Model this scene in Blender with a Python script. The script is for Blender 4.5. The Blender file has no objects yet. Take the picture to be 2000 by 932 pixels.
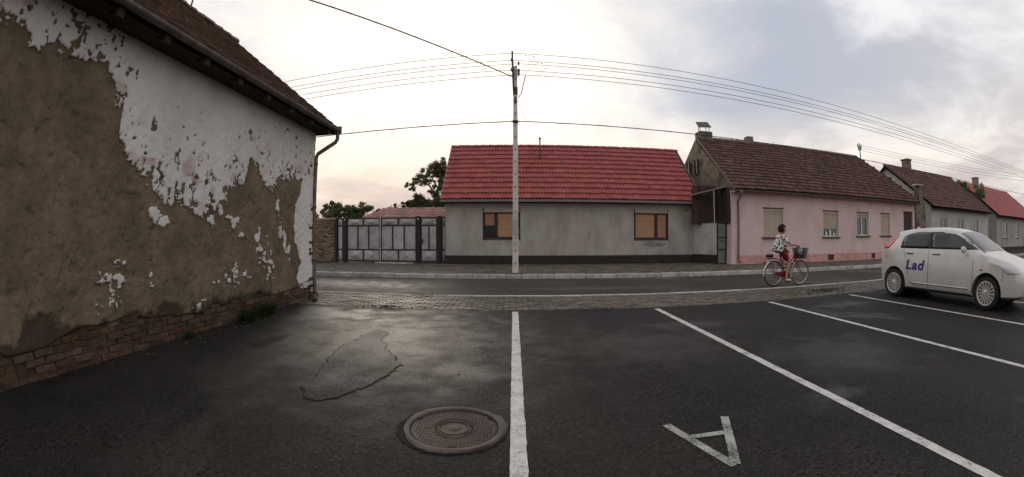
import bpy, bmesh, math, random
import numpy as np
from mathutils import Vector, Matrix, Euler

R = math.radians
random.seed(7)
rng = np.random.default_rng(11)
sc = bpy.context.scene
col = sc.collection

# ------------------------------------------------------------------ camera (wide security-camera lens)
cam = bpy.data.cameras.new('camera')
cam_o = bpy.data.objects.new('camera', cam)
col.objects.link(cam_o)
sc.camera = cam_o
cam_o.location = (0, 0, 1.27)
cam_o.rotation_euler = (R(90 - .144), 0, R(.216))
cam.type = 'PANO'
pc = cam if hasattr(cam, 'panorama_type') else cam.cycles
pc.panorama_type = 'FISHEYE_LENS_POLYNOMIAL'
cam.sensor_fit = 'HORIZONTAL'
cam.sensor_width = 36
cam.sensor_height = 36 * 477 / 1024
pc.fisheye_fov = R(180)
pc.fisheye_polynomial_k0 = 0
pc.fisheye_polynomial_k1 = -(2000 / 36) / 796
pc.fisheye_polynomial_k2 = 0
pc.fisheye_polynomial_k3 = 0
pc.fisheye_polynomial_k4 = 0
cam.clip_start = .05
cam.clip_end = 3000

# ------------------------------------------------------------------ node helper
class NT:
    def __init__(s, tree): s.t = tree
    def n(s, typ, **kw):
        nd = s.t.nodes.new(typ)
        for k, v in kw.items(): setattr(nd, k, v)
        return nd
    def put(s, nd, key, v):
        i = nd.inputs[key]
        if isinstance(v, bpy.types.NodeSocket): s.t.links.new(v, i)
        elif v is not None:
            if i.type == 'RGBA' and len(v) == 3: v = (*v, 1)
            i.default_value = v
    def math(s, op, a, b=None, c=None, clamp=False):
        nd = s.n('ShaderNodeMath', operation=op, use_clamp=clamp)
        for k, v in enumerate((a, b, c)):
            if v is not None: s.put(nd, k, v)
        return nd.outputs[0]
    def mix(s, f, a, b, typ='MIX'):
        nd = s.n('ShaderNodeMixRGB', blend_type=typ)
        s.put(nd, 0, f); s.put(nd, 1, a); s.put(nd, 2, b)
        return nd.outputs[0]
    def ss(s, x, lo, hi):
        nd = s.n('ShaderNodeMapRange', interpolation_type='SMOOTHSTEP')
        s.put(nd, 0, x); s.put(nd, 1, lo); s.put(nd, 2, hi); s.put(nd, 3, 0.); s.put(nd, 4, 1.)
        return nd.outputs[0]
    def lin(s, x, a, b, c, d):
        nd = s.n('ShaderNodeMapRange')
        for k, v in enumerate((x, a, b, c, d)): s.put(nd, k, v)
        return nd.outputs[0]
    def noise(s, vec, scale, detail=4, rough=.55, dist=0.):
        nd = s.n('ShaderNodeTexNoise')
        s.put(nd, 'Vector', vec); s.put(nd, 'Scale', scale); s.put(nd, 'Detail', detail)
        s.put(nd, 'Roughness', rough); s.put(nd, 'Distortion', dist)
        return nd.outputs[0]
    def mapv(s, vec, scale=(1, 1, 1), loc=(0, 0, 0)):
        nd = s.n('ShaderNodeMapping')
        s.put(nd, 0, vec); nd.inputs['Scale'].default_value = scale; nd.inputs['Location'].default_value = loc
        return nd.outputs[0]

# ------------------------------------------------------------------ world and sun: a cloudy evening, sun low behind the houses
SUN_EL, SUN_AZ = 16., -14.            # degrees; azimuth measured from +Y towards +X
sd = Vector((math.sin(R(SUN_AZ)) * math.cos(R(SUN_EL)), math.cos(R(SUN_AZ)) * math.cos(R(SUN_EL)), math.sin(R(SUN_EL))))
world = bpy.data.worlds.new('World')
sc.world = world
world.use_nodes = True
w = NT(world.node_tree)
bg = world.node_tree.nodes['Background']
sky = w.n('ShaderNodeTexSky', sky_type='NISHITA', sun_disc=False)
sky.sun_elevation = R(SUN_EL)
sky.sun_rotation = R(SUN_AZ)
tc = w.n('ShaderNodeTexCoord').outputs['Generated']
sep = w.n('ShaderNodeSeparateXYZ'); w.put(sep, 0, tc)
zc = w.math('ADD', w.math('MAXIMUM', sep.outputs[2], 0.), .16)
pv = w.n('ShaderNodeCombineXYZ')
w.put(pv, 0, w.math('DIVIDE', sep.outputs[0], zc)); w.put(pv, 1, w.math('DIVIDE', sep.outputs[1], zc))
n1 = w.noise(pv.outputs[0], .95, 8, .6, .5)
n2 = w.noise(w.mapv(pv.outputs[0], loc=(4.3, 1.7, 2.)), .5, 3, .5)
dt = w.n('ShaderNodeVectorMath', operation='DOT_PRODUCT'); w.put(dt, 0, tc); dt.inputs[1].default_value = sd
brk_ = w.math('MULTIPLY', w.math('SUBTRACT', w.math('ADD', w.math('MULTIPLY', n1, .55), w.math('MULTIPLY', n2, .45)), .5), 1.15)
glow = w.ss(w.math('ADD', dt.outputs['Value'], brk_), .50, 1.02)
soft = w.ss(dt.outputs['Value'], -.7, .9)
dark = w.mix(soft, (5.7, 5.1, 4.7), (3.35, 3.65, 4.35))
lite = w.mix(glow, (6.6, 6.5, 6.6), (9.8, 8.9, 7.7))
billow = w.ss(w.math('ADD', w.math('MULTIPLY', n1, .72), w.math('MULTIPLY', n2, .45)), .50, .68)
cl = w.mix(w.math('MAXIMUM', billow, w.math('MULTIPLY', glow, .93)), dark, lite)
warm = w.math('MULTIPLY', w.math('SUBTRACT', 1., w.ss(sep.outputs[2], .06, .34)), soft)
cl = w.mix(w.math('MULTIPLY', warm, .97), cl, w.mix(w.ss(w.math('ADD', w.math('MULTIPLY', n1, .6), w.math('MULTIPLY', sep.outputs[2], 1.3)), .36, .66), (4.9, 3.95, 3.55), (8.0, 6.9, 5.6)))
gap = w.math('MULTIPLY', w.ss(n2, .56, .70), .5)
gap = w.math('MULTIPLY', gap, w.math('SUBTRACT', 1., warm))
final = w.mix(gap, cl, sky.outputs[0])
w.put(bg, 0, final)
bg.inputs[1].default_value = .12

sun = bpy.data.lights.new('sun', 'SUN')
sun.energy = .5
sun.angle = R(14)
sun.color = (1, .88, .72)
sun_o = bpy.data.objects.new('sun', sun)
col.objects.link(sun_o)
sun_o.rotation_euler = (-sd).to_track_quat('-Z', 'Y').to_euler()

vs = sc.view_settings
vs.view_transform = 'Standard'
vs.look = 'None'
vs.exposure = .25
vs.gamma = 1.
vs.use_curve_mapping = False

# ------------------------------------------------------------------ materials
def new_mat(name):
    m = bpy.data.materials.new(name); m.use_nodes = True
    t = NT(m.node_tree)
    return m, t, m.node_tree.nodes['Principled BSDF']

def pm(name, c1, c2=None, scale=4., rough=.8, rough2=None, bump=.0, bscale=40., spec=.3, rnd=0., metal=0.,
       stretch=(1, 1, 1), grime=None, gscale=1.5, gamount=.5, obj=False, coat=0., detail=5):
    """two-tone noisy surface; rnd = brightness spread from piece to piece; grime = third stain colour"""
    m, t, p = new_mat(name)
    if obj: co = t.n('ShaderNodeTexCoord').outputs['Object']
    else: co = t.n('ShaderNodeNewGeometry').outputs['Position']
    cs = t.mapv(co, stretch)
    nz = t.noise(cs, scale, detail, .6)
    c = t.mix(t.ss(nz, .32, .68), c1, c2 or c1)
    if grime:
        g = t.math('MULTIPLY', t.ss(t.noise(t.mapv(co, stretch, (3.1, 7.7, 1.3)), gscale, 6, .65), .48, .66), gamount)
        c = t.mix(g, c, grime)
    if rnd:
        at = t.n('ShaderNodeAttribute', attribute_name='rnd').outputs['Fac']
        oi = t.n('ShaderNodeObjectInfo').outputs['Random']
        f = t.math('FRACT', t.math('ADD', at, oi))
        f2 = t.math('FRACT', t.math('MULTIPLY', f, 7.31))
        h = t.n('ShaderNodeHueSaturation')
        t.put(h, 'Value', t.lin(f, 0., 1., 1 - rnd, 1 + rnd)); t.put(h, 'Saturation', t.lin(f2, 0., 1., 1 - rnd * .6, 1 + rnd * .6))
        t.put(h, 'Hue', t.lin(f2, 0., 1., .5 - rnd * .03, .5 + rnd * .03)); t.put(h, 'Color', c)
        c = h.outputs[0]
    t.put(p, 'Base Color', c)
    if rough2 is not None: t.put(p, 'Roughness', t.lin(t.noise(co, gscale * 1.3, 4), .35, .65, rough, rough2))
    else: p.inputs['Roughness'].default_value = rough
    p.inputs['Specular IOR Level'].default_value = spec
    p.inputs['Metallic'].default_value = metal
    if coat: p.inputs['Coat Weight'].default_value = coat; p.inputs['Coat Roughness'].default_value = .08
    if bump:
        b = t.n('ShaderNodeBump'); b.inputs['Strength'].default_value = bump; b.inputs['Distance'].default_value = .02
        t.put(b, 'Height', t.noise(co, bscale, 6, .65)); t.put(p, 'Normal', b.outputs[0])
    return m

def asphalt(name, c1, c2, wet_lo, wet_hi, wetscale, r_wet=.16, r_dry=.5, pools=(), s_dry=.075, s_wet=.45):
    m, t, p = new_mat(name)
    co = t.n('ShaderNodeNewGeometry').outputs['Position']
    fine = t.noise(co, 170, 3, .7)
    agg = t.n('ShaderNodeTexVoronoi'); t.put(agg, 'Vector', co); t.put(agg, 'Scale', 85.)
    big = t.noise(t.mapv(co, (1, .7, 1)), wetscale, 6, .62, .4)
    wet = t.ss(big, wet_lo, wet_hi)
    for cx_, cy_, ax_, ay_, pw_ in pools:                          # places where the water stands
        q = t.n('ShaderNodeVectorMath', operation='LENGTH'); mp = t.n('ShaderNodeMapping', vector_type='TEXTURE')
        t.put(mp, 0, co); mp.inputs['Location'].default_value = (cx_, cy_, 0); mp.inputs['Scale'].default_value = (ax_, ay_, 1); t.put(q, 0, mp.outputs[0])
        e_ = t.math('ADD', t.math('SUBTRACT', 1., q.outputs['Value']), t.math('MULTIPLY', t.math('SUBTRACT', t.noise(co, 2.6, 5, .6), .5), 2.2))
        wet = t.math('MAXIMUM', wet, t.math('MULTIPLY', t.ss(e_, -.25, 1.05), pw_))
    mid = t.noise(co, 2.3, 6, .65)
    c = t.mix(t.ss(mid, .3, .7), c1, c2)
    c = t.mix(t.math('MULTIPLY', t.ss(t.noise(co, .55, 5, .6), .42, .62), .55), c, tuple(v * 1.5 * k for v, k in zip(c2, (1.06, 1., .92))))
    st = t.n('ShaderNodeTexVoronoi'); t.put(st, 'Vector', co); t.put(st, 'Scale', 70.)
    sc_ = t.n('ShaderNodeSeparateXYZ'); t.put(sc_, 0, st.outputs['Color'])
    c = t.mix(t.math('MULTIPLY', t.ss(sc_.outputs[0], .62, .95), .36), c, tuple(min(.2, 3.2 * v) for v in c2))
    pit = t.math('MULTIPLY', t.ss(t.noise(co, 27, 4, .7), .53, .63), t.ss(t.noise(co, 1.1, 4, .6), .42, .6))
    c = t.mix(t.math('MULTIPLY', pit, .85), c, (.004, .004, .004))
    c = t.mix(t.math('MULTIPLY', t.ss(fine, .54, .70), .35), c, tuple(min(.2, 4.2 * v) for v in c2))
    c = t.mix(t.math('MULTIPLY', t.ss(t.noise(co, 45, 4, .7), .57, .66), .6), c, (.006, .006, .006))
    c = t.mix(t.math('MULTIPLY', wet, .55), c, (.010, .010, .010))
    t.put(p, 'Base Color', c)
    rr = t.math('ADD', t.lin(wet, 0., 1., r_dry, r_wet), t.math('MULTIPLY', t.math('SUBTRACT', mid, .5), .22))
    t.put(p, 'Roughness', rr)
    t.put(p, 'Specular IOR Level', t.lin(wet, 0., 1., s_dry, s_wet))
    b = t.n('ShaderNodeBump'); b.inputs['Distance'].default_value = .007
    t.put(b, 'Strength', t.lin(wet, 0., 1., 1., .22)); t.put(b, 'Height', t.math('SUBTRACT', t.math('ADD', fine, agg.outputs[0]), t.math('MULTIPLY', pit, .9)))
    t.put(p, 'Normal', b.outputs[0])
    return m

def worn_paint(name, paint, under, lo=.565, hi=.665):
    m, t, p = new_mat(name)
    co = t.n('ShaderNodeNewGeometry').outputs['Position']
    f = t.math('ADD', t.math('MULTIPLY', t.noise(co, 90, 4, .7), .6), t.math('MULTIPLY', t.noise(co, 5, 4, .6), .4))
    wear = t.ss(f, lo - .04, hi - .04)
    c = t.mix(t.ss(t.noise(co, 9, 4), .3, .7), paint, tuple(x * .72 for x in paint))
    t.put(p, 'Base Color', t.mix(wear, c, under))
    p.inputs['Roughness'].default_value = .5
    b = t.n('ShaderNodeBump'); b.inputs['Strength'].default_value = .5; b.inputs['Distance'].default_value = .004
    t.put(b, 'Height', t.noise(co, 150, 3)); t.put(p, 'Normal', b.outputs[0])
    return m

M = {}
M['asphalt'] = asphalt('wet_asphalt', (.0135, .0130, .0125), (.027, .0255, .024), .56, .70,   .42, .27, .58, ((-3.1, 6.2, 1.6, .8, .85), (-2.95, 4.4, .4, .8, .9), (-.45, 3.7, .6, .5, .6), (-1.7, 4.9, 2.6, 2.6, .55), (1.6, 4.6, 1.2, 1.0, .4), (3.6, 3.4, 1.0, .9, .45), (2.6, 5.5, .8, .3, .5), (6.3, 5.9, .9, .4, .5)))
M['patch'] = asphalt('patched_asphalt', (.030, .0285, .027), (.043, .041, .039), .56, .70, .42, .36, .6, ((-1.7, 4.6, 2.2, 2.2, .5),))
M['road'] = asphalt('road_asphalt', (.034, .030, .027), (.048, .043, .038), .54, .72, .35, .25, .55, ((-6., 10.6, 4., 1.1, .8), (2., 10., 2.5, .4, .5)))
M['crack'] = pm('crack_dirt', (.012, .011, .01), rough=.9)
M['soil'] = pm('grassy_soil', (.05, .055, .025), (.09, .075, .05), 1.2, .95, bump=.6, bscale=8)
M['grout'] = pm('paving_joint', (.028, .025, .021), (.045, .04, .033), 6, .9, bump=.4)
M['paver'] = pm('brown_paver', (.080, .066, .053), (.14, .118, .098), 9, .62, .42, bump=.35, bscale=70, spec=.2, rnd=.38, grime=(.05, .05, .035), gscale=1.1, gamount=.6)
M['kerb'] = pm('kerb_concrete', (.40, .38, .35), (.50, .475, .44), 5, .75, bump=.4, rnd=.14, grime=(.2, .18, .155), gscale=4, gamount=.6)
M['line'] = worn_paint('line_paint', (.62, .61, .58), (.06, .058, .055))
M['letter'] = worn_paint('letter_paint', (.42, .42, .38), (.05, .05, .047), .50, .62)
M['ironcover'] = pm('cast_iron', (.028, .0185, .0155), (.046, .031, .026), 14, .5, .65, bump=.3, bscale=90, metal=.35, spec=.5)
M['ringconc'] = pm('manhole_ring', (.062, .047, .038), (.10, .077, .063), 8, .6, bump=.5, bscale=60, grime=(.07, .06, .05), gscale=5)
M['brick'] = pm('old_brick', (.068, .040, .027), (.112, .064, .044), 12, .85, bump=.6, bscale=45, rnd=.35, grime=(.05, .04, .03), gscale=7, gamount=.9)
M['mortar'] = pm('mud_mortar', (.075, .058, .042), (.12, .095, .07), 8, .95, bump=.7, bscale=30)
M['tile_old'] = pm('weathered_tile', (.10, .062, .045), (.17, .10, .068), 7, .85, bump=.4, bscale=50, rnd=.35, grime=(.05, .05, .035), gscale=3)
M['tile_red'] = pm('red_tile', (.275, .056, .052), (.33, .080, .068), 3, .5, .62, bump=.1, bscale=60, spec=.4, rnd=.10, grime=(.21, .046, .042), gscale=1.2)
M['tile_brown'] = pm('brown_tile', (.078, .038, .031), (.120, .058, .046), 5, .8, bump=.3, bscale=50, rnd=.34, grime=(.05, .038, .033), gscale=1.6, gamount=.75)
M['ridge_grey'] = pm('ridge_mortar', (.20, .15, .12), (.26, .20, .16), 6, .9, bump=.4, rnd=.2)
M['timber'] = pm('dark_timber', (.028, .019, .013), (.05, .034, .024), 6, .85, stretch=(1, 6, 1), bump=.3)
M['gutter'] = pm('tin_gutter', (.13, .10, .085), (.2, .16, .135), 7, .55, metal=.4, grime=(.1, .055, .03), gscale=5)
M['gutter_pink'] = pm('painted_gutter', (.17, .13, .125), (.21, .165, .16), 5, .6)
M['wall_grey'] = pm('grey_render', (.315, .29, .265), (.415, .385, .355), 1.1, .9, stretch=(1.6, 1.6, .8), bump=.3, bscale=28, grime=(.25, .225, .2), gscale=.9, gamount=.7)
M['plinth_black'] = pm('bitumen_plinth', (.022, .018, .016), (.038, .03, .027), 5, .8, bump=.2)
M['stain'] = pm('soot_stain', (.17, .155, .145), (.24, .22, .2), 6, .95)
M['wall_pink'] = pm('pink_render', (.58, .45, .44), (.64, .50, .49), 1.2, .9, stretch=(1.5, 1.5, .6), bump=.15, bscale=40, grime=(.46, .345, .325), gscale=.9, gamount=.5)
M['plinth_pink'] = pm('pink_plinth', (.53, .27, .255), (.58, .33, .31), 3, .85, bump=.2, grime=(.25, .17, .15), gscale=3)
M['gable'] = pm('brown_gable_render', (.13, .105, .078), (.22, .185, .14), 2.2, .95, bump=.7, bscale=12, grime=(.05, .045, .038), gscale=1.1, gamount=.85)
M['white_wall'] = pm('white_render', (.40, .39, .38), (.48, .47, .45), 2, .9, bump=.2, grime=(.25, .23, .21), gscale=1.5)
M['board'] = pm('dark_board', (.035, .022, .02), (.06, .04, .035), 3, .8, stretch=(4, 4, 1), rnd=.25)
M['win_frame'] = pm('dark_window_frame', (.03, .018, .015), rough=.5)
M['frame_white'] = pm('white_frame', (.62, .61, .58), rough=.45)
M['blind_tan'] = pm('tan_blind', (.46, .27, .155), (.52, .31, .18), 3, .6, rnd=.06)
M['blind_pink'] = pm('pinkish_blind', (.42, .20, .145), (.47, .24, .175), 3, .6, rnd=.06)
M['blind_cream'] = pm('cream_blind', (.47, .40, .31), (.52, .45, .36), 3, .6, rnd=.05)
M['blind_box'] = pm('blind_box', (.36, .29, .255), (.40, .325, .29), 4, .7)
M['glass'] = pm('dark_glass', (.006, .006, .007), rough=.1, spec=.2)
M['glass_grey'] = pm('window_glass', (.07, .08, .085), rough=.07, spec=.6)  # plain grey glass, one even tone
M['sill'] = pm('brown_sill', (.10, .062, .055), rough=.8)
M['door_dark'] = pm('maroon_door', (.045, .018, .02), (.06, .025, .027), 4, .6)
M['vent'] = pm('rusty_vent', (.05, .02, .017), (.08, .03, .025), 20, .8)
M['gate_frame'] = pm('gate_frame_paint', (.014, .012, .012), (.026, .02, .019), 6, .5, spec=.4)
M['gate_panel'] = pm('grey_sheet_metal', (.33, .33, .335), (.42, .42, .425), 2.5, .5, .65, metal=.1, spec=.4, rnd=.09, grime=(.19, .165, .15), gscale=2.5)
M['door_green'] = pm('grey_green_door', (.13, .145, .13), (.17, .185, .165), 3, .6)
M['concrete'] = pm('pole_concrete', (.58, .545, .515), (.66, .62, .585), 4, .85, bump=.35, bscale=60, grime=(.25, .23, .21), gscale=2.4)
M['steel'] = pm('dark_steel', (.05, .045, .043), (.09, .08, .075), 9, .55, metal=.6)
M['galv'] = pm('galvanised', (.34, .34, .34), (.42, .42, .42), 8, .5, metal=.5)
M['wire'] = pm('cable', (.035, .033, .034), rough=.7)
M['insul'] = pm('brown_porcelain', (.06, .035, .028), rough=.25, spec=.6)
M['paper'] = pm('faded_notice', (.52, .52, .48), (.20, .26, .19), 30, .8, detail=8)
M['bark'] = pm('bark', (.06, .047, .036), (.11, .088, .068), 9, .95, bump=.6)
def leaf_mat(name, a, b, rnd=.35):
    m = pm(name, a, b, 2.2, .6, rnd=rnd)
    nt = m.node_tree; t = NT(nt); p = nt.nodes['Principled BSDF']
    tr = t.n('ShaderNodeBsdfTranslucent'); lk = p.inputs['Base Color'].links[0].from_socket
    t.put(tr, 0, lk)
    mx = t.n('ShaderNodeMixShader'); mx.inputs[0].default_value = .5
    t.put(mx, 1, p.outputs[0]); t.put(mx, 2, tr.outputs[0])
    nt.links.new(mx.outputs[0], nt.nodes['Material Output'].inputs[0])
    return m
M['leaf'] = leaf_mat('olive_leaf', (.15, .155, .08), (.21, .205, .115))
M['leaf_green'] = leaf_mat('green_leaf', (.10, .13, .055), (.16, .18, .085))
M['leaf_dark'] = leaf_mat('dark_leaf', (.07, .08, .045), (.11, .12, .07))
M['grass'] = leaf_mat('weed_leaf', (.03, .05, .015), (.055, .08, .026))
M['dead_leaf'] = pm('dead_leaf', (.06, .045, .028), (.10, .075, .045), 9, .8, rnd=.4)

def plaster_mat():
    """crumbling wall: attributes plaster / pink / damp say where the lime coat is left, where it has an older pink coat, where it is wet"""
    m, t, p = new_mat('crumbling_plaster')
    co = t.n('ShaderNodeNewGeometry').outputs['Position']
    at = lambda n: t.n('ShaderNodeAttribute', attribute_name=n).outputs['Fac']
    n = t.noise(co, 3, 6, .65)
    mud = t.mix(t.ss(n, .32, .68), (.125, .094, .062), (.20, .155, .108))
    mud = t.mix(t.math('MULTIPLY', t.ss(t.noise(co, 22, 5, .7), .52, .66), .55), mud, (.075, .055, .038))
    white = t.mix(t.ss(t.noise(t.mapv(co, (1, 1.2, .6)), 1.5, 6, .6), .3, .7), (.56, .54, .51), (.68, .66, .63))
    white = t.mix(at('pink'), white, (.48, .36, .335))
    c = t.mix(t.ss(at('plaster'), .35, .65), mud, white)
    c = t.mix(t.math('MULTIPLY', at('damp'), .8), c, (.036, .026, .018))
    t.put(p, 'Base Color', c); p.inputs['Roughness'].default_value = .92; p.inputs['Specular IOR Level'].default_value = .2
    b = t.n('ShaderNodeBump'); b.inputs['Strength'].default_value = .55; b.inputs['Distance'].default_value = .012
    t.put(b, 'Height', t.noise(co, 38, 7, .7)); t.put(p, 'Normal', b.outputs[0])
    return m
M['plaster'] = plaster_mat()

# ------------------------------------------------------------------ mesh builder and object helpers
class MB:
    def __init__(s): s.v = []; s.f = []; s.r = []
    def add(s, vs, fs, r=0.):
        o = len(s.v); s.v += [tuple(v) for v in vs]; s.f += [tuple(i + o for i in f) for f in fs]; s.r += [r] * len(fs)
        return s
    def box(s, x0, x1, y0, y1, z0, z1, M4=None, r=0.):
        vs = [(x, y, z) for z in (z0, z1) for y in (y0, y1) for x in (x0, x1)]
        if M4 is not None: vs = [M4 @ Vector(v) for v in vs]
        return s.add(vs, [(0, 2, 3, 1), (4, 5, 7, 6), (0, 1, 5, 4), (2, 6, 7, 3), (0, 4, 6, 2), (1, 3, 7, 5)], r)
    def cbox(s, x0, x1, y0, y1, z0, z1, b=.01, M4=None, r=0.):
        """box whose top edges are bevelled"""
        vs = [(x0, y0, z0), (x1, y0, z0), (x1, y1, z0), (x0, y1, z0), (x0, y0, z1 - b), (x1, y0, z1 - b), (x1, y1, z1 - b), (x0, y1, z1 - b),
              (x0 + b, y0 + b, z1), (x1 - b, y0 + b, z1), (x1 - b, y1 - b, z1), (x0 + b, y1 - b, z1)]
        if M4 is not None: vs = [M4 @ Vector(v) for v in vs]
        fs = [(0, 1, 5, 4), (1, 2, 6, 5), (2, 3, 7, 6), (3, 0, 4, 7), (4, 5, 9, 8), (5, 6, 10, 9), (6, 7, 11, 10), (7, 4, 8, 11), (8, 9, 10, 11)]
        return s.add(vs, fs, r)
    def quad(s, a, b, c, d, r=0.): return s.add((a, b, c, d), [(0, 1, 2, 3)], r)
    def poly(s, pts): return s.add(pts, [tuple(range(len(pts)))])
    def prism(s, pts, off):
        """polygon PTS swept along the vector OFF"""
        n = len(pts); off = Vector(off)
        vs = [Vector(p) for p in pts] + [Vector(p) + off for p in pts]
        return s.add(vs, [tuple(range(n))[::-1], tuple(range(n, 2 * n))] + [(i, (i + 1) % n, n + (i + 1) % n, n + i) for i in range(n)])
    def tube(s, pts, r, n=8, caps=True, closed=False):
        pts = [Vector(p) for p in pts]; k = len(pts)
        rr = r if isinstance(r, (list, tuple)) else [r] * k
        up = None; vs = []
        for i, p in enumerate(pts):
            if closed: t = pts[(i + 1) % k] - pts[i - 1]
            else: t = pts[min(i + 1, k - 1)] - pts[max(i - 1, 0)]
            t = t.normalized() if t.length > 1e-9 else Vector((0, 0, 1))
            if up is None:
                up = t.orthogonal().normalized()
            up = (up - t * up.dot(t))
            up = up.normalized() if up.length > 1e-6 else t.orthogonal().normalized()
            sd_ = t.cross(up)
            for j in range(n):
                a = 2 * math.pi * j / n
                vs.append(p + (up * math.cos(a) + sd_ * math.sin(a)) * rr[i])
        fs = []
        for i in range(k if closed else k - 1):
            a0, b0 = i * n, ((i + 1) % k) * n
            for j in range(n): fs.append((a0 + j, a0 + (j + 1) % n, b0 + (j + 1) % n, b0 + j))
        if caps and not closed: fs += [tuple(range(n))[::-1], tuple(range((k - 1) * n, k * n))]
        return s.add(vs, fs)
    def lathe(s, prof, n=24, M4=None, close=False):
        """profile of (r, z) turned about Z"""
        vs = []
        for r_, z in prof:
            for j in range(n):
                a = 2 * math.pi * j / n; v = Vector((r_ * math.cos(a), r_ * math.sin(a), z)); vs.append(M4 @ v if M4 is not None else v)
        k = len(prof); fs = []
        for i in range(k if close else k - 1):
            i2 = (i + 1) % k
            for j in range(n): fs.append((i * n + j, i * n + (j + 1) % n, i2 * n + (j + 1) % n, i2 * n + j))
        return s.add(vs, fs)
    def ball(s, c, r, n=10, m=6, sx=1, sy=1, sz=1):
        c = Vector(c); vs = []; fs = []
        for i in range(m + 1):
            ph = math.pi * i / m
            for j in range(n):
                a = 2 * math.pi * j / n
                vs.append(c + Vector((r * sx * math.sin(ph) * math.cos(a), r * sy * math.sin(ph) * math.sin(a), r * sz * math.cos(ph))))
        for i in range(m):
            for j in range(n): fs.append((i * n + j, (i + 1) * n + j, (i + 1) * n + (j + 1) % n, i * n + (j + 1) % n))
        return s.add(vs, fs)
    def mesh(s, name, m=None, smooth=False):
        me = bpy.data.meshes.new(name)
        me.from_pydata([tuple(v) for v in s.v], [], s.f); me.validate(); me.update()
        if any(s.r) and len(me.polygons) == len(s.r):
            a = me.attributes.new('rnd', 'FLOAT', 'FACE'); a.data.foreach_set('value', s.r)
        if smooth:
            me.polygons.foreach_set('use_smooth', [True] * len(me.polygons))
            if smooth != 'all': me.set_sharp_from_angle(angle=R(40))
        if m: me.materials.append(M[m] if isinstance(m, str) else m)
        return me
    def build(s, name, m=None, parent=None, smooth=False, loc=None):
        return link(name, s.mesh(name, m, smooth), parent, loc)

def link(name, me, parent=None, loc=None, mat=None):
    o = bpy.data.objects.new(name, me); col.objects.link(o)
    if parent is not None: o.parent = parent
    if mat is None: mat = Matrix.Translation(loc) if loc is not None else Matrix()
    if parent is not None and parent.name in IN_WORLD: mat = Matrix.Translation(-parent.location) @ mat
    o.matrix_local = mat
    return o
IN_WORLD = set()                     # things whose parts are written in world coordinates
def place(name, label, cat, loc, group=None):
    o = thing(name, label, cat, loc, 0., group); IN_WORLD.add(o.name)
    return o
def thing(name, label, cat, loc=(0, 0, 0), rz=0., group=None):
    o = bpy.data.objects.new(name, None); col.objects.link(o)
    o.location = loc; o.rotation_euler = (0, 0, rz); o.empty_display_size = .1
    o['label'] = label; o['category'] = cat
    if group: o['group'] = group
    return o
def tag(o, label, cat, group=None):
    o['label'] = label; o['category'] = cat
    if group: o['group'] = group
    return o
def struct(o, label=None):
    o['kind'] = 'structure'
    if label: o['label'] = label
    return o
def stuff(o): o['kind'] = 'stuff'; return o

def bevel(o, wdt=.01, seg=2, ang=40):
    b = o.modifiers.new('edge', 'BEVEL'); b.width = wdt; b.segments = seg; b.limit_method = 'ANGLE'; b.angle_limit = R(ang)
    return o

def vnoise(x, y, seed=0):
    """smooth value noise on arrays"""
    xi = np.floor(x).astype(np.int64); yi = np.floor(y).astype(np.int64)
    fx = x - xi; fy = y - yi; fx = fx * fx * (3 - 2 * fx); fy = fy * fy * (3 - 2 * fy)
    def h(a, b):
        v = np.sin(a * 127.1 + b * 311.7 + seed * 74.7) * 43758.5453
        return v - np.floor(v)
    return (h(xi, yi) * (1 - fx) + h(xi + 1, yi) * fx) * (1 - fy) + (h(xi, yi + 1) * (1 - fx) + h(xi + 1, yi + 1) * fx) * fy
def fbm(x, y, seed=0, o=4, g=.5):
    s_ = 0; a = 1.; n = 0.
    for i in range(o): s_ = s_ + a * vnoise(x * 2 ** i, y * 2 ** i, seed + i * 13); n += a; a *= g
    return s_ / n
# ------------------------------------------------------------------ the ground
ZS = .12                                                    # pavement height
def sheet(name, x0, x1, y0, y1, z, m, label, nx=1):
    mb = MB(); mb.quad((x0, y0, z), (x1, y0, z), (x1, y1, z), (x0, y1, z))
    return struct(mb.build(name, m), label)
sheet('ground', -900, 900, -900, 1500, -.05, 'soil', 'grassy soil reaching to the horizon behind the houses')
sheet('parking_lot', -4.5, 40, -12, 7.06, 0., 'asphalt', 'dark wet asphalt of the parking lot')
sheet('road', -70, 130, 8.85, 12.47, .0, 'road', 'damp grey street passing the houses')
for x in (0.03, 2.55, 5.05, 7.50, 10.0):
    mb = MB(); y1 = 6.88
    e = [(x - .05 + random.uniform(-.0022, .0022), -1 + i * (y1 + 1) / 160) for i in range(161)]
    vs = [(a, y, .004) for a, y in e] + [(a + .1 + random.uniform(-.0028, .0028), y, .004) for a, y in e]
    mb.add(vs, [(i, i + 161, i + 162, i + 1) for i in range(160)])
    struct(mb.build('parking_line', 'line'), 'worn white line between two parking bays')

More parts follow.
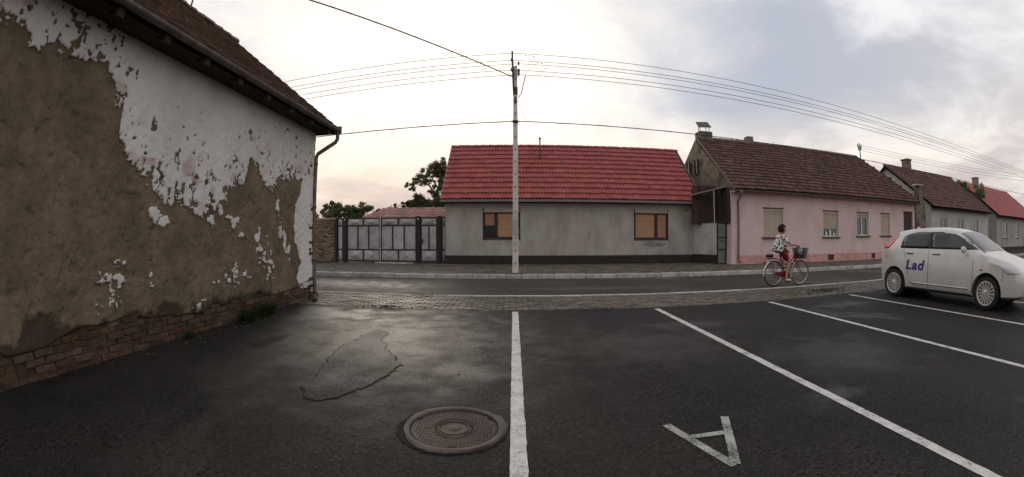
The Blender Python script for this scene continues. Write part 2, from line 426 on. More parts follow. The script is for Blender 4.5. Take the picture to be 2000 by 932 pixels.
def ragged(pts, step=.06, amp=.03, seed=0):
    out = []; n = len(pts); rr = random.Random(seed)
    for i in range(n):
        a = Vector(pts[i]); b = Vector(pts[(i + 1) % n]); k = max(1, int((b - a).length / step))
        for j in range(k): out.append(a.lerp(b, j / k))
    m_ = len(out); ox = [rr.gauss(0, 1) for _ in out]; oy = [rr.gauss(0, 1) for _ in out]
    bl_ = lambda o, i: amp * (.45 * o[i] + .55 * (o[i - 2] + o[i - 1] + o[i] + o[(i + 1) % m_] + o[(i + 2) % m_]) / 2.2) * .75
    return [(p.x + bl_(ox, i), p.y + bl_(oy, i)) for i, p in enumerate(out)]
patch = ragged([(-1.87, 5.27), (-1.66, 5.12), (-1.70, 4.85), (-1.52, 4.62), (-1.47, 4.45), (-1.25, 4.03), (-1.10, 3.82), (-1.13, 3.62), (-1.22, 3.25), (-1.38, 2.95), (-1.50, 2.72), (-1.60, 2.80), (-1.82, 2.99), (-1.80, 3.4), (-1.95, 3.85), (-1.97, 4.4), (-1.93, 4.9)],   .035, .030, 3)
mb = MB(); cx = sum(p[0] for p in patch) / len(patch); cy = sum(p[1] for p in patch) / len(patch)
n = len(patch); rr = random.Random(5)
wid = [.010 + .022 * rr.random() ** 2 for _ in patch]
outr = [(cx + (p[0] - cx) * (1 + wv / .5), cy + (p[1] - cy) * (1 + wv / 1.)) for p, wv in zip(patch, wid)]
mb.add([(x, y, .004) for x, y in outr] + [(cx + (x - cx) * .9, cy + (y - cy) * .9, .004) for x, y in patch], [(i, (i + 1) % n, n + (i + 1) % n, n + i) for i in range(n)])
struct(mb.build('asphalt_crack', 'crack'), 'dark crack round the asphalt patch')
mb = MB(); mb.add([(x, y, .0055) for x, y in patch] + [(x, y, -.01) for x, y in patch] + [(cx, cy, .0065)],
                  [(i, (i + 1) % n, 2 * n) for i in range(n)] + [(n + i, n + (i + 1) % n, (i + 1) % n, i) for i in range(n)])
struct(mb.build('asphalt_patch', 'patch'), 'lighter ragged asphalt patch left of the manhole')

# painted letter A, its apex towards the camera
def stroke(mb, a, b, wdt, z=.004):
    a = Vector((*a, 0)); b = Vector((*b, 0)); d = (b - a).normalized(); nrm = Vector((-d.y, d.x, 0)) * wdt / 2
    mb.quad(*[(v.x, v.y, z) for v in (a - nrm, b - nrm, b + nrm, a + nrm)])
mb = MB(); stroke(mb, (1.235, 1.79), (1.035, 2.43), .062); stroke(mb, (1.245, 1.80), (1.495, 2.43), .062, .0055); stroke(mb, (1.135, 2.205), (1.375, 2.195), .055, .007)
o = struct(mb.build('painted_letter', 'letter'), 'worn letter A painted on the asphalt between two white lines')

# paved strip beside the lot: separate stones on a bed
def pavers(parent, x0, x1, y0, y1, z, sx, sy, mat, near, seed, diag=False, keep=300):
    rr = random.Random(seed)
    tm = []
    for k in range(4):
        mb = MB(); g = .007
        mb.cbox(-sx / 2 + g, sx / 2 - g, -sy / 2 + g, sy / 2 - g, -.06, 0, .008); tm.append(mb.mesh('paving_stone', mat))
    spots = []; row = 0; y = y0 + sy / 2
    while y < y1 - sy * .4:
        x = x0 + (sx / 2 if row % 2 else 0)
        while x < x1:
            spots.append((x, y)); x += sx
        y += sy; row += 1
    spots.sort(key=lambda p: (p[0] - near[0]) ** 2 * .6 + (p[1] - near[1]) ** 2 * 1.0)
    rest = MB()
    for i, (x, y) in enumerate(spots):
        m4 = Matrix.Translation((x, y, z + rr.uniform(-.006, .006))) @ Euler((rr.uniform(-.018, .018), rr.uniform(-.018, .018), rr.uniform(-.02, .02))).to_matrix().to_4x4()
        if i < keep: link('paving_stone', tm[i % 4], parent, mat=m4)
        else: g = .007; rest.cbox(-sx / 2 + g, sx / 2 - g, -sy / 2 + g, sy / 2 - g, -.06, 0, .008, m4, rr.random() + .001)
    stuff(rest.build('paving_stones', mat, parent))
strip = sheet('paved_strip', -30, 60, 7.06, 8.70, -.018, 'grout', 'strip of brown paving stones between lot and street')
pavers(strip, -9, 26, 7.07, 8.69, .004, .235, .115, 'paver', (0, 6.2), 1)
mb = MB()
flush = struct(MB().box(-30, 60, 8.70, 8.85, -.06, -.02).build('flush_kerb', 'grout'), 'flush concrete kerb between paving and street')
km = MB().cbox(-.495, .495, 0, .10, -.05, .012, .008).mesh('kerb_stone', 'kerb')
for i in range(44): link('kerb_stone', km, flush, mat=Matrix.Translation((-11 + i + .01, 8.72, random.uniform(-.003, .003))))

# far pavement with its kerb
mb = MB(); mb.box(-70, 130, 12.62, 30, -.04, ZS - .02)
walk = struct(mb.build('sidewalk', 'grout'), 'wide pavement of small stones before the houses')
pavers(walk, -12, 26.5, 12.64, 17.58, ZS + .002, .22, .2, 'paver', (0, 11.2), 2)
kerb = struct(MB().box(-70, 130, 12.50, 12.60, -.06, ZS - .03).build('kerb', 'grout'), 'raised kerb along the far side of the street')
km = [MB().cbox(-.243, .243, -.075, .075, -.02, ZS + .012, .014).mesh('kerb_stone', 'kerb') for _ in range(2)]
for i in range(90):
    link('kerb_stone', km[i % 2], kerb, mat=Matrix.Translation((-13 + i * .5, 12.54 + random.uniform(-.008, .008), random.uniform(-.008, .006))) @ Matrix.Rotation(random.uniform(-.012, .012), 4, 'Z'))
mb = MB(); mb.box(-70, -13.3, 12.47, 12.62, -.02, ZS + .01); mb.box(31.8, 130, 12.47, 12.62, -.02, ZS + .01); mb.build('kerb_run', 'kerb', kerb)

# ------------------------------------------------------------------ roof tiles
def pan_tile(wd, ln, th, waves, amp, seg=6):
    """tile with its lower edge at y=0, LN long up the slope; waves across, a lip of thickness TH at the lower edge"""
    n = seg * waves; vs = []; fs = []
    for k, (y, lift) in enumerate(((0., th), (ln, 0.))):
        for i in range(n + 1):
            x = -wd / 2 + wd * i / n
            vs.append((x, y, lift + amp * (.5 - .5 * math.cos(2 * math.pi * i / seg))))
    for i in range(n + 1): vs.append((-wd / 2 + wd * i / n, .002, vs[i][2] - th * .95))
    for i in range(n): fs += [(i, i + 1, n + 2 + i, n + 1 + i), (2 * n + 2 + i, 2 * n + 3 + i, i + 1, i)]
    fs += [(0, n + 1, 2 * n + 2), (n, 3 * n + 2, 2 * n + 1)]
    return vs, fs
def flat_tile(wd, ln, th, rnd_end=True):
    g = .003; pr = [(-wd / 2 + g, ln)] + ([(-wd / 2 + g, .05), (-wd / 4, .012), (0, 0), (wd / 4, .012), (wd / 2 - g, .05)] if rnd_end else [(-wd / 2 + g, 0), (wd / 2 - g, 0)]) + [(wd / 2 - g, ln)]
    n = len(pr); top = [(x, y, th * (1 - y / ln) + .004) for x, y in pr]; low = [(x, y, max(-.001, z - th * .9)) for (x, y, z) in top]
    return top + low, [tuple(range(n))] + [(n + i, n + (i + 1) % n, (i + 1) % n, i) for i in range(n)]
def lay(parent, tmpl, mat, org, ux, uy, ncol, nrow, wd, ex, shift=None, ok=None, jit=.004, rank=None, keep=300, brick=False, seed=0):
    rr = random.Random(seed); ux = Vector(ux).normalized(); uy = Vector(uy).normalized(); nn = ux.cross(uy).normalized(); org = Vector(org)
    vs, fs = tmpl; me = MB().add(vs, fs).mesh('roof_tile', mat, smooth=True)
    B = Matrix((ux, uy, nn)).transposed().to_4x4()
    spots = [(r, c) for r in range(nrow) for c in range(ncol)]
    L = []
    for r, c in spots:
        x = (c + .5) * wd + (wd / 2 if brick and r % 2 else 0) + (shift(r) if shift else 0); y = r * ex
        if ok and not ok(x, y): continue
        p = org + ux * x + uy * (y + rr.uniform(-1, 1) * jit * 2) + nn * (rr.uniform(0, 1) * jit)
        L.append((p, rr.uniform(-1, 1) * jit * 2.2, rr.uniform(-1, 1) * jit * 1.5, r, c))
    if rank: L.sort(key=rank)
    rest = MB()
    for i, (p, a, b, r, c) in enumerate(L):
        m4 = Matrix.Translation(p) @ B @ Euler((b, 0, a)).to_matrix().to_4x4()
        if i < keep: link('roof_tile', me, parent, mat=m4)
        else: rest.add([m4 @ Vector(v) for v in vs], fs, rr.random() + .001)
    if rest.v: stuff(rest.build('roof_tiles', mat, parent, smooth=True))
def caps(parent, a, b, mat, r=.11, ln=.36, seed=0):
    a = Vector(a); b = Vector(b); n = max(1, int((b - a).length / ln)); d = (b - a) / n; rr = random.Random(seed)
    u = d.normalized(); s_ = u.cross(Vector((0, 0, 1))).normalized(); up = s_.cross(u)
    mb = MB(); vs = []
    for t_, q in ((0, 1.), (1.08, .86)):
        for j in range(7):
            an = math.pi * j / 6
            vs.append((t_ * ln, math.cos(an) * r * q, math.sin(an) * r * q - .035))
    fs = [(j, j + 1, j + 8, j + 7) for j in range(6)] + [(0, 1, 2, 3, 4, 5, 6)]
    me = mb.add(vs, fs).mesh('ridge_tile', mat, smooth=True)
    for i in range(n):
        m4 = Matrix.Translation(a + d * i) @ Matrix((u, s_, up)).transposed().to_4x4() @ Euler((0, rr.uniform(-.03, .03), rr.uniform(-.03, .03))).to_matrix().to_4x4()
        link('ridge_tile', me, parent, mat=m4)

def wall_open(mb, x0, x1, z0, z1, opens, y, dep=.14, back=None):
    xs = sorted({x0, x1, *[v for o in opens for v in o[:2]]}); zs = sorted({z0, z1, *[v for o in opens for v in o[2:4]]})
    for i in range(len(xs) - 1):
        for j in range(len(zs) - 1):
            mx, mz = (xs[i] + xs[i + 1]) / 2, (zs[j] + zs[j + 1]) / 2
            if any(o[0] < mx < o[1] and o[2] < mz < o[3] for o in opens): continue
            mb.quad((xs[i], y, zs[j]), (xs[i + 1], y, zs[j]), (xs[i + 1], y, zs[j + 1]), (xs[i], y, zs[j + 1]))
    for a, b, c, d in [o[:4] for o in opens]:
        mb.quad((a, y, c), (a, y, d), (a, y + dep, d), (a, y + dep, c)); mb.quad((b, y, d), (b, y, c), (b, y + dep, c), (b, y + dep, d))
        mb.quad((a, y, d), (b, y, d), (b, y + dep, d), (a, y + dep, d)); mb.quad((b, y, c), (a, y, c), (a, y + dep, c), (b, y + dep, c))
        mb.quad((a, y + dep, c), (b, y + dep, c), (b, y + dep, d), (a, y + dep, d))
    return mb
def slats(parent, x0, x1, z0, z1, y, mat, h=.055):
    """roller shutter: slats with grooves, each a part"""
    n = max(1, round((z1 - z0) / h)); h = (z1 - z0) / n
    mb = MB(); pr = [(0, .004), (-.009, .012), (-.011, h / 2), (-.008, h - .006), (0, h - .002)]
    vs = [(x, a, b) for x in (x0, x1) for a, b in pr]
    me = mb.add(vs, [(i, i + 5, i + 6, i + 1) for i in range(4)] + [(0, 1, 2, 3, 4), (9, 8, 7, 6, 5)]).mesh('shutter_slat', mat)
    for i in range(n): link('shutter_slat', me, parent, mat=Matrix.Translation((0, y, z0 + i * h)))

# ------------------------------------------------------------------ crumbling old house on the left (eave wall along X = -4.2)
WX, WY = -4.2, 7.72
old = place('old_house', 'crumbling old house with white plaster flaking off its brown mud wall', 'house', (-7, 2, 0))
Y0 = .5; ny, nz = 620, 300
ys = np.linspace(Y0, WY, ny); zs = np.linspace(.0, 3.52, nz)
Yg, Zg = np.meshgrid(ys, zs, indexing='ij')
bd = [(Y0, 3.05), (2.3, 2.95), (2.57, 2.97), (2.62, 2.72), (2.75, 2.62), (2.76, 2.35), (2.86, 2.22), (2.95, 2.05), (3.1, 1.96), (3.35, 1.86), (3.5, 1.78), (3.75, 1.80), (3.95, 1.84), (4.05, 1.74), (4.3, 1.60), (4.45, 1.66), (4.75, 1.72), (4.95, 1.95), (5.02, 2.08), (5.3, 2.12), (5.45, 2.45), (5.68, 2.44), (5.78, 2.32), (6.15, 2.12), (6.4, 2.28), (6.65, 2.38), (6.98, 2.42), (7.2, 2.38), (7.3, 2.3), (WY, 2.2)]
bl = np.interp(ys, [b[0] for b in bd], [b[1] for b in bd])[:, None]
wob = (fbm(Yg * 5, Zg * 5, 3, 5) - .5) * .40 + (fbm(Yg * 15, Zg * 15, 9, 3) - .5) * .26
dist = Zg - bl + wob                                        # > 0: lime coat still there
pl = np.clip(dist / .012 + .5, 0, 1)
dep = np.clip((Zg - bl) / 1.15, 0, 1)                       # flaked holes thin out upwards
holes = fbm(Yg * 15, Zg * 13.5, 21, 3, .55) + .22 * (fbm(Yg * 2.1, Zg * 2.1, 33, 2) - .5)
thr = .565 + .27 * dep ** .8
pl = pl * (1 - np.clip((holes - thr) / .012 + .5, 0, 1))
# white strip left by the corner, islands of plaster lower down
edge = np.interp(zs, [.2, .5, .75, .95, 1.2, 1.5, 1.9, 2.15, 2.4], [7.28, 7.05, 7.22, 7.16, 7.0, 6.98, 7.02, 7.18, 7.25])[None, :]
stp = np.clip((Yg - edge + (fbm(Yg * 9, Zg * 9, 5, 4) - .5) * .12) / .012 + .5, 0, 1) * (Zg > .22 + .1 * fbm(Yg * 6, Zg * 6, 8)) * (Zg < 2.5)
pl = np.maximum(pl, stp)
isl = np.zeros_like(pl)
for y_, z_, a, b, s_ in ((3.42, 1.55, .10, .10, 1.), (3.6, 1.47, .10, .09, 1.), (5.08, 1.52, .16, .10, .95), (4.5, 1.5, .13, .09, .9), (6.35, 1.82, .07, .18, .8), (6.45, 1.45, .06, .2, .75), (5.85, .95, .2, .4, .56), (6.1, .75, .16, .3, .52), (2.85, .85, .35, .25, .45), (2.7, .6, .25, .15, .42), (4.2, .36, .22, .07, .62), (6.6, 1.25, .08, .22, .9), (5.3, 1.3, .08, .06, .9), (5.7, 1.25, .1, .08, .8), (3.35, .85, .1, .2, .42), (5.1, .7, .5, .2, .40), (6.75, 1.05, .08, .2, .7)):
    g_ = s_ * np.exp(-(((Yg - y_) / a) ** 2 + ((Zg - z_) / b) ** 2))
    isl = np.maximum(isl, g_)
iw = fbm(Yg * 14, Zg * 14, 41, 4, .6)
pl = np.maximum(pl, np.clip((isl + (iw - .5) * 1.5 - .52) / .02 + .5, 0, 1) * (isl > .1))
pink = np.clip((fbm(Yg * 4.2, Zg * 4.2, 61, 3) - .6) * 9, 0, 1) * np.clip(1 - abs(Zg - bl - .3) / .45, 0, 1)
dampl = .40 + .12 * (fbm(Yg * 2.2, Zg * 0 + 1, 71, 3) - .5) * 4 - .015 * (Yg - 3)
damp = np.clip((dampl - Zg + (fbm(Yg * 7, Zg * 7, 75, 4) - .5) * .25) / .06, 0, 1) * np.clip((Zg - .05) / .1, 0, 1)
damp *= np.clip((6.9 - Yg) / .8, 0, 1) * .85 + .15
crk = np.clip(1 - abs(Yg - (6.42 + .1 * (fbm(Zg * 3, Zg * 0, 81, 3) - .5) * 4)) / .016, 0, 1) * (Zg > .9) * (Zg < 2.0)
thick = .030 * pl + .022 * (fbm(Yg * 3, Zg * 3, 91, 4) - .5) + .020 * (fbm(Yg * 14, Zg * 14, 95, 4) - .5) - .016 * np.clip((fbm(Yg * 9, Zg * 7, 97, 3) - .64) * 8, 0, 1) * (1 - pl) - .05 * crk
brk = .33 + .13 * (fbm(Yg * 1.3, Zg * 0, 101, 3) - .5) * 3 + .016 * (Yg - 3)        # mud coat gone below this: bricks show
thick -= .040 * np.clip((brk - Zg) / .03 + .5, 0, 1)
co = np.stack([WX + .02 + thick, Yg, Zg], -1).reshape(-1, 3)
idx = np.arange(ny * nz).reshape(ny, nz)
q = np.stack([idx[:-1, :-1], idx[1:, :-1], idx[1:, 1:], idx[:-1, 1:]], -1).reshape(-1, 4)
me = bpy.data.meshes.new('wall')
me.vertices.add(len(co)); me.vertices.foreach_set('co', co.ravel())
me.loops.add(len(q) * 4); me.loops.foreach_set('vertex_index', q.ravel().astype(np.int32))
me.polygons.add(len(q)); me.polygons.foreach_set('loop_start', np.arange(0, len(q) * 4, 4, dtype=np.int32)); me.polygons.foreach_set('use_smooth', np.ones(len(q), bool))
me.update(); me.validate()
for nm, ar in (('plaster', pl), ('pink', pink), ('damp', np.maximum(damp, crk))):
    a = me.attributes.new(nm, 'FLOAT', 'POINT'); a.data.foreach_set('value', ar.ravel().astype(np.float32))
me.materials.append(M['plaster'])
wall = link('wall', me, old)
mb = MB(); mb.box(-11.6, WX - .05, -5, WY - .02, 0, 3.5); mb.box(WX - .06, WX + .01, -5, Y0, 0, 3.5)
for yy in (-5, WY - .02 - .3): mb.prism([(-11.5, yy, 3.5), (WX - .1, yy, 3.5), (-7.05, yy, 6.0)], (0, .3, 0))
mb.build('wall_core', 'mortar', old)
# bare bricks at the foot of the wall, and the quoin at the corner
bm_ = [MB().cbox(-.06, .06, -.118, .118, -.03, .03, .006).mesh('brick', 'brick') for _ in range(3)]
rr = random.Random(4); nb = 0
for r in range(9):
    z = .035 + r * .07; y = .62 + (.12 if r % 2 else 0)
    while y < WY - .1:
        top = float(np.interp(y, ys, brk[:, 0]))
        if z < top + .02 + rr.uniform(-.03, .03) and nb < 290 and not (z > .2 and rr.random() < .05):
            m4 = Matrix.Translation((WX - .050 + rr.uniform(-.024, .012), y + rr.uniform(-.006, .006), z + rr.uniform(-.004, .004))) @ Euler((0, rr.uniform(-.04, .04), rr.uniform(-.05, .05))).to_matrix().to_4x4() @ Matrix.Rotation(0, 4, 'Z')
            link('brick', bm_[nb % 3], wall, mat=m4); nb += 1
        y += .25
for r in range(26):
    z = .05 + r * .075
    if rr.random() < .2: continue
    m4 = Matrix.Translation((WX - .01 + rr.uniform(-.012, .022), WY - .07 + rr.uniform(-.02, .012), z)) @ Euler((rr.uniform(-.04, .04), 0, rr.uniform(-.06, .06))).to_matrix().to_4x4() @ Matrix.Scale(.8, 4, (0, 1, 0))
    link('brick', bm_[r % 3], wall, mat=m4)
# roof
EX, EZ, RX, RZ = -3.74, 3.56, -7.05, 6.20
sl = Vector((RX - EX, 0, RZ - EZ)); slen = sl.length; su = sl.normalized(); sn = Vector((0, 1, 0)).cross(su) * 1
if sn.z < 0: sn = -sn
mb = MB()
mb.prism([(EX, -4.5, EZ), (RX, -4.5, RZ), (RX, -4.5, RZ - .10), (EX + .02, -4.5, EZ - .08)], (0, 12.40, 0))
mb.prism([(RX, -4.5, RZ), (-10.4, -4.5, EZ), (-10.4, -4.5, EZ - .1), (RX, -4.5, RZ - .1)], (0, 12.40, 0))
roof = mb.build('roof', 'timber', old)
ncol = int(12.3 / .19)
# uy up the slope, ux = +Y gives normal (ux x uy) pointing up/right
lay(roof, flat_tile(.19, .40, .042), 'tile_old', Vector((EX + .06, -4.42, EZ - .02)), (0, 1, 0), su, ncol, int(slen / .165) + 1, .19, .165, brick=True, jit=.008,
    rank=lambda L: abs(L[0].y - 5.2) + L[3] * .12, seed=8)
caps(roof, (RX, 7.85, RZ + .05), (RX, -4.4, RZ + .05), 'tile_old', .13, .36, 5)
rm = MB().prism([(EX + .03, 0, EZ - .085), (WX - .3, 0, EZ + .32), (WX - .3, 0, EZ + .16), (EX + .03, 0, EZ - .20)], (0, .1, 0)).mesh('rafter', 'timber')
for i in range(16): link('rafter', rm, old, mat=Matrix.Translation((0, -4 + i * .76, 0)))
mb = MB(); mb.box(WX - .02, EX - .06, -4.4, 7.80, EZ - .10, EZ - .075); mb.build('soffit', 'timber', old)
MB().box(EX - .055, EX - .025, -4.4, 7.82, EZ - .13, EZ + .015).build('fascia', 'timber', old)
MB().prism([(EX - .03, 7.80, EZ - .12), (WX - .1, 7.80, EZ - .12), (WX - .1, 7.80, EZ + .25), (EX - .03, 7.80, EZ)], (0, .03, 0)).build('verge_board', 'timber', old)
# gutter with its elbow and downpipe
mb = MB(); GX, GZ = EX + .075, EZ - .04; vs = []; ng = 9
for y in (-4.4, 7.84):
    for k in range(ng): a = math.pi + math.pi * k / (ng - 1); vs.append((GX + .065 * math.cos(a), y, GZ + .065 * math.sin(a)))
fs = [(k, k + 1, ng + k + 1, ng + k) for k in range(ng - 1)] + [tuple(range(ng)), tuple(range(ng, 2 * ng))[::-1]]
mb.add(vs, fs); mb.box(GX - .08, GX + .08, 7.76, 7.80, GZ - .09, GZ + .07)
gut = mb.build('gutter', 'gutter', old)
mb = MB(); mb.tube([(GX, 7.78, GZ - .05), (GX, 7.78, GZ - .20), (GX - .04, 7.775, GZ - .27), (WX + .10, 7.75, GZ - .50), (WX + .07, 7.745, GZ - .58), (WX + .07, 7.74, .5), (WX + .07, 7.74, .16), (WX + .14, 7.76, .06)], .042, 10); mb.build('downpipe', 'gutter', old, smooth=True)
for z in (.8, 1.9, 2.8): MB().lathe([(.046, -.02), (.052, -.02), (.052, .02), (.046, .02)], 12, Matrix.Translation((WX + .07, 7.74, z)), True).build('pipe_clamp', 'steel', old)
mb = MB(); mb.tube([(RX, 5.9, RZ), (RX + .02, 5.9, RZ + 1.15)], .022, 8); mb.tube([(RX, 5.6, RZ + .02), (RX + .02, 5.9, RZ + .6)], .008, 6)
tag(mb.build('roof_mast', 'steel'), 'thin metal rod standing on the ridge of the crumbling old house', 'mast')
# weeds at the foot of the wall
def blades(name, spots, nb_, hgt, mat, label, cat, seed):
    rr = random.Random(seed); mb = MB()
    for (x, y, rad) in spots:
        for _ in range(nb_):
            a = rr.uniform(0, 6.28); q = rad * math.sqrt(rr.random()); bx, by = x + q * math.cos(a), y + q * math.sin(a)
            h = hgt * rr.uniform(.4, 1.); ln = rr.uniform(.2, .8) * h; d = rr.uniform(0, 6.28); dx, dy = math.cos(d), math.sin(d); wd = rr.uniform(.004, .011)
            px, py = -dy * wd, dx * wd; v = []
            for t_ in (0, .5, 1.): 
                c_ = (bx + dx * ln * t_ ** 2, by + dy * ln * t_ ** 2, h * (t_ - .25 * t_ * t_)); s_ = 1.2 - t_
                v += [(c_[0] - px * s_, c_[1] - py * s_, c_[2]), (c_[0] + px * s_, c_[1] + py * s_, c_[2])]
            mb.add(v, [(0, 1, 3, 2), (2, 3, 5, 4)], rr.random() + .001)
    return tag(mb.build(name, mat), label, cat)
blades('weed_clump', [(-4.02, 5.55, .1), (-4.0, 5.3, .12), (-4.0, 5.75, .1), (-3.98, 5.05, .08), (-4.05, 5.95, .07)], 170, .30, 'grass', 'green tuft of weeds at the foot of the crumbling wall', 'weeds', 1)
blades('kerb_weeds', [(-3.95, 7.35, .06), (-6.4, 17.85, .2), (-3.1, 17.5, .08), (9.8, 15.6, .12)], 60, .13, 'grass', 'sparse green weeds in the paving joints along wall feet', 'weeds', 7); bpy.data.objects['kerb_weeds']['kind'] = 'stuff'; del bpy.data.objects['kerb_weeds']['category']
blades('weed_sprig', [(-4.08, 3.9, .06)], 90, .14, 'grass', 'small weed sprig growing from the brick foot of the old wall', 'weeds', 2)
# ------------------------------------------------------------------ grey house with the red roof
red = place('red_roof_house', 'long low grey rendered house under a bright red tiled roof', 'house', (2.7, 20, ZS))
HY = 17.6; X0, X1 = -2.97, 8.34; ET = 2.95
W1 = (-1.31, .27, 1.23, 2.53); W2 = (5.38, 7.0, 1.20, 2.53)
mb = wall_open(MB(), X0, X1, .5, ET, [W1, W2], HY, .16)
mb.quad((X0, HY, 0), (X1, HY, 0), (X1, HY, .5), (X0, HY, .5))
for x in (X0, X1): mb.add([(x, HY, 0), (x, 22.8, 0), (x, 22.8, ET), (x, 20.2, 5.7), (x, HY, ET)], [(0, 1, 2, 3, 4)] if x > 0 else [(4, 3, 2, 1, 0)])
mb.quad((X1, 22.8, 0), (X0, 22.8, 0), (X0, 22.8, ET), (X1, 22.8, ET))
wl = mb.build('wall', 'wall_grey', red)
mb = MB(); mb.box(X0 - .03, X1 + .02, HY - .035, HY + .1, .0, .49); mb.box(X0 - .03, X0 + .1, HY + .1, 22.8, 0, .49); mb.build('plinth', 'plinth_black', red)
st = ragged([(5.75, .98), (6.0, 1.08), (6.4, 1.1), (6.75, 1.02), (6.98, 1.0), (6.7, .90), (6.3, .84), (6.0, .88)], .06, .025, 2)
MB().poly([(a, HY - .004, b) for a, b in st]).build('soot_mark', 'stain', wl)
st = ragged([(7.75, 2.52), (8.0, 2.6), (8.1, 2.55), (7.9, 2.46)], .05, .02, 3)
MB().poly([(a, HY - .004, b) for a, b in st]).build('soot_mark', 'stain', wl)
def red_window(o, left_split, low_left, mats):
    x0, x1, z0, z1 = o; y = HY + .05
    mb = MB()
    for a, b, c, d in ((x0, x0 + .06, z0, z1 - .17), (x1 - .06, x1, z0, z1 - .17), (x0 + .06, x1 - .06, z0, z0 + .06), (x0 + .06, x1 - .06, z1 - .22, z1 - .17), (left_split - .065, left_split + .065, z0 + .06, z1 - .22)):
        mb.box(a, b, y - .03, y + .06, c, d)
    for s_ in (x0, x1): mb.box(s_ - .02, s_ + .02, HY - .012, HY + .02, z0 - .02, z1 + .04)
    mb.box(x0 - .03, x1 + .03, HY - .03, HY + .05, z0 - .05, z0 - .002)
    fr = mb.build('window', 'win_frame', red)
    MB().box(x0 + .021, x1 - .021, HY - .02, HY + .10, z1 - .168, z1).build('shutter_box', 'blind_box', fr)
    MB().box(x0 + .05, x1 - .05, y + .045, y + .055, z0 + .05, z1 - .2).build('pane', 'glass', fr)
    for k, (a, b) in enumerate(((x0 + .06, left_split - .065), (left_split + .065, x1 - .06))):
        zz = z0 + .06 if not (k == 0 and low_left) else low_left
        slats(fr, a + .004, b - .004, zz, z1 - .222, y + .03, mats[k])
red_window(W1, -.755, 1.79, ('blind_pink', 'blind_tan'))
red_window(W2, 6.435, None, ('blind_tan', 'blind_pink'))
EY, EZr, RY, RZr = 17.22, 2.90, 20.2, 5.82
Lx0, Lx1 = -3.14, 8.70
mb = MB(); uy = Vector((0, RY - EY, RZr - EZr)); nrm = Vector((0, -uy.z, uy.y)).normalized() * .06
for s_ in (1, -1):
    q = [Vector((Lx0 + .02, RY + s_ * (EY - RY), EZr)), Vector((Lx0 + .02, RY, RZr))]
    dn = Vector((0, 0, -.09))
    mb.prism([q[0], q[1], q[1] + dn, q[0] + dn], (Lx1 - Lx0 - .04, 0, 0))
roof = mb.build('roof', 'timber', red)
nrow = 11; ex = uy.length / nrow
lay(roof, pan_tile(.302, ex + .05, .062, 2, .044), 'tile_red', (Lx0, EY - .04, EZr - .01), (1, 0, 0), uy, int((Lx1 - Lx0) / .3), nrow, .3, ex, jit=.007, rank=lambda L: L[3] * 40 + abs(L[0].x), seed=3)
mb = MB()
uyb = Vector((0, -uy.y, uy.z))
lay(roof, pan_tile(.302, ex + .06, .034, 2, .030), 'tile_red', (Lx1, 2 * RY - EY + .04, EZr - .01), (-1, 0, 0), uyb, int((Lx1 - Lx0) / .3), nrow, .3, ex, keep=0, seed=4)
caps(roof, (Lx0, RY, RZr + .06), (Lx1, RY, RZr + .06), 'tile_red', .12, .38, 2)
for x in (Lx0 - .02, Lx1 - .03):
    mb = MB(); mb.prism([(x, EY, EZr - .10), (x, RY, RZr - .10), (x, RY, RZr + .03), (x, EY, EZr + .03)], (.05, 0, 0)); mb.build('verge_board', 'gutter_pink', red)
MB().box(Lx0, Lx1, EY - .10, EY - .02, EZr - .115, EZr - .015).build('fascia', 'gutter_pink', red)
MB().box(Lx0 + .02, Lx1 - .02, EY - .02, HY + .02, EZr - .13, EZr - .10).build('soffit', 'timber', red)
p = EY + (4.85 - EZr) * (RY - EY) / (RZr - EZr)
mb = MB(); mb.tube([(1.27, p + .05, 4.8), (1.27, p + .05, 6.05)], .032, 8); mb.lathe([(.001, .09), (.06, .06), (.06, .0), (.032, 0)], 10, Matrix.Translation((1.27, p + .05, 6.02)))
mb.lathe([(.12, -.06), (.05, .08), (.033, .10)], 12, Matrix.Translation((1.27, p + .05, 4.86))); mb.box(.95, 1.6, p - .16, p - .06, 4.78, 4.815)
mb.build('vent_pipe', 'steel', roof)
p = EY + .4
mb = MB(); mb.tube([(6.15, p + .1, 3.3), (6.15, p + .1, 3.62)], .016, 6); mb.tube([(6.15, p + .1, 3.36), (6.4, p + .06, 3.33)], .014, 6); mb.build('small_antenna', 'steel', roof)  # small rod antenna low on the red roof

# ------------------------------------------------------------------ metal gate
gate = place('metal_gate', 'black framed driveway gate with grey sheet metal panels beside the grey house', 'gate', (-5.7, 18, ZS))
GY = 18.0; GB, GT = .17, 2.19
def panel(parent, x0, x1, z0, z1, cross):
    if cross:                                                # folded like an envelope
        c_ = ((x0 + x1) / 2, GY - .075, (z0 + z1) / 2); v = [(x0, GY, z0), (x1, GY, z0), (x1, GY, z1), (x0, GY, z1), c_]
        MB().add(v, [(0, 1, 4), (1, 2, 4), (2, 3, 4), (3, 0, 4), (3, 2, 1, 0)]).build('sheet_panel', 'gate_panel', parent)
    else:
        n = 5; v = []
        for i in range(n + 1):
            x = x0 + (x1 - x0) * i / n; o_ = -.012 if i % 2 else 0
            v += [(x, GY + o_, z0), (x, GY + o_, z1)]
        MB().add(v, [(2 * i, 2 * i + 2, 2 * i + 3, 2 * i + 1) for i in range(n)] + [(0, 1, 2 * n + 1, 2 * n)]).build('sheet_panel', 'gate_panel', parent)
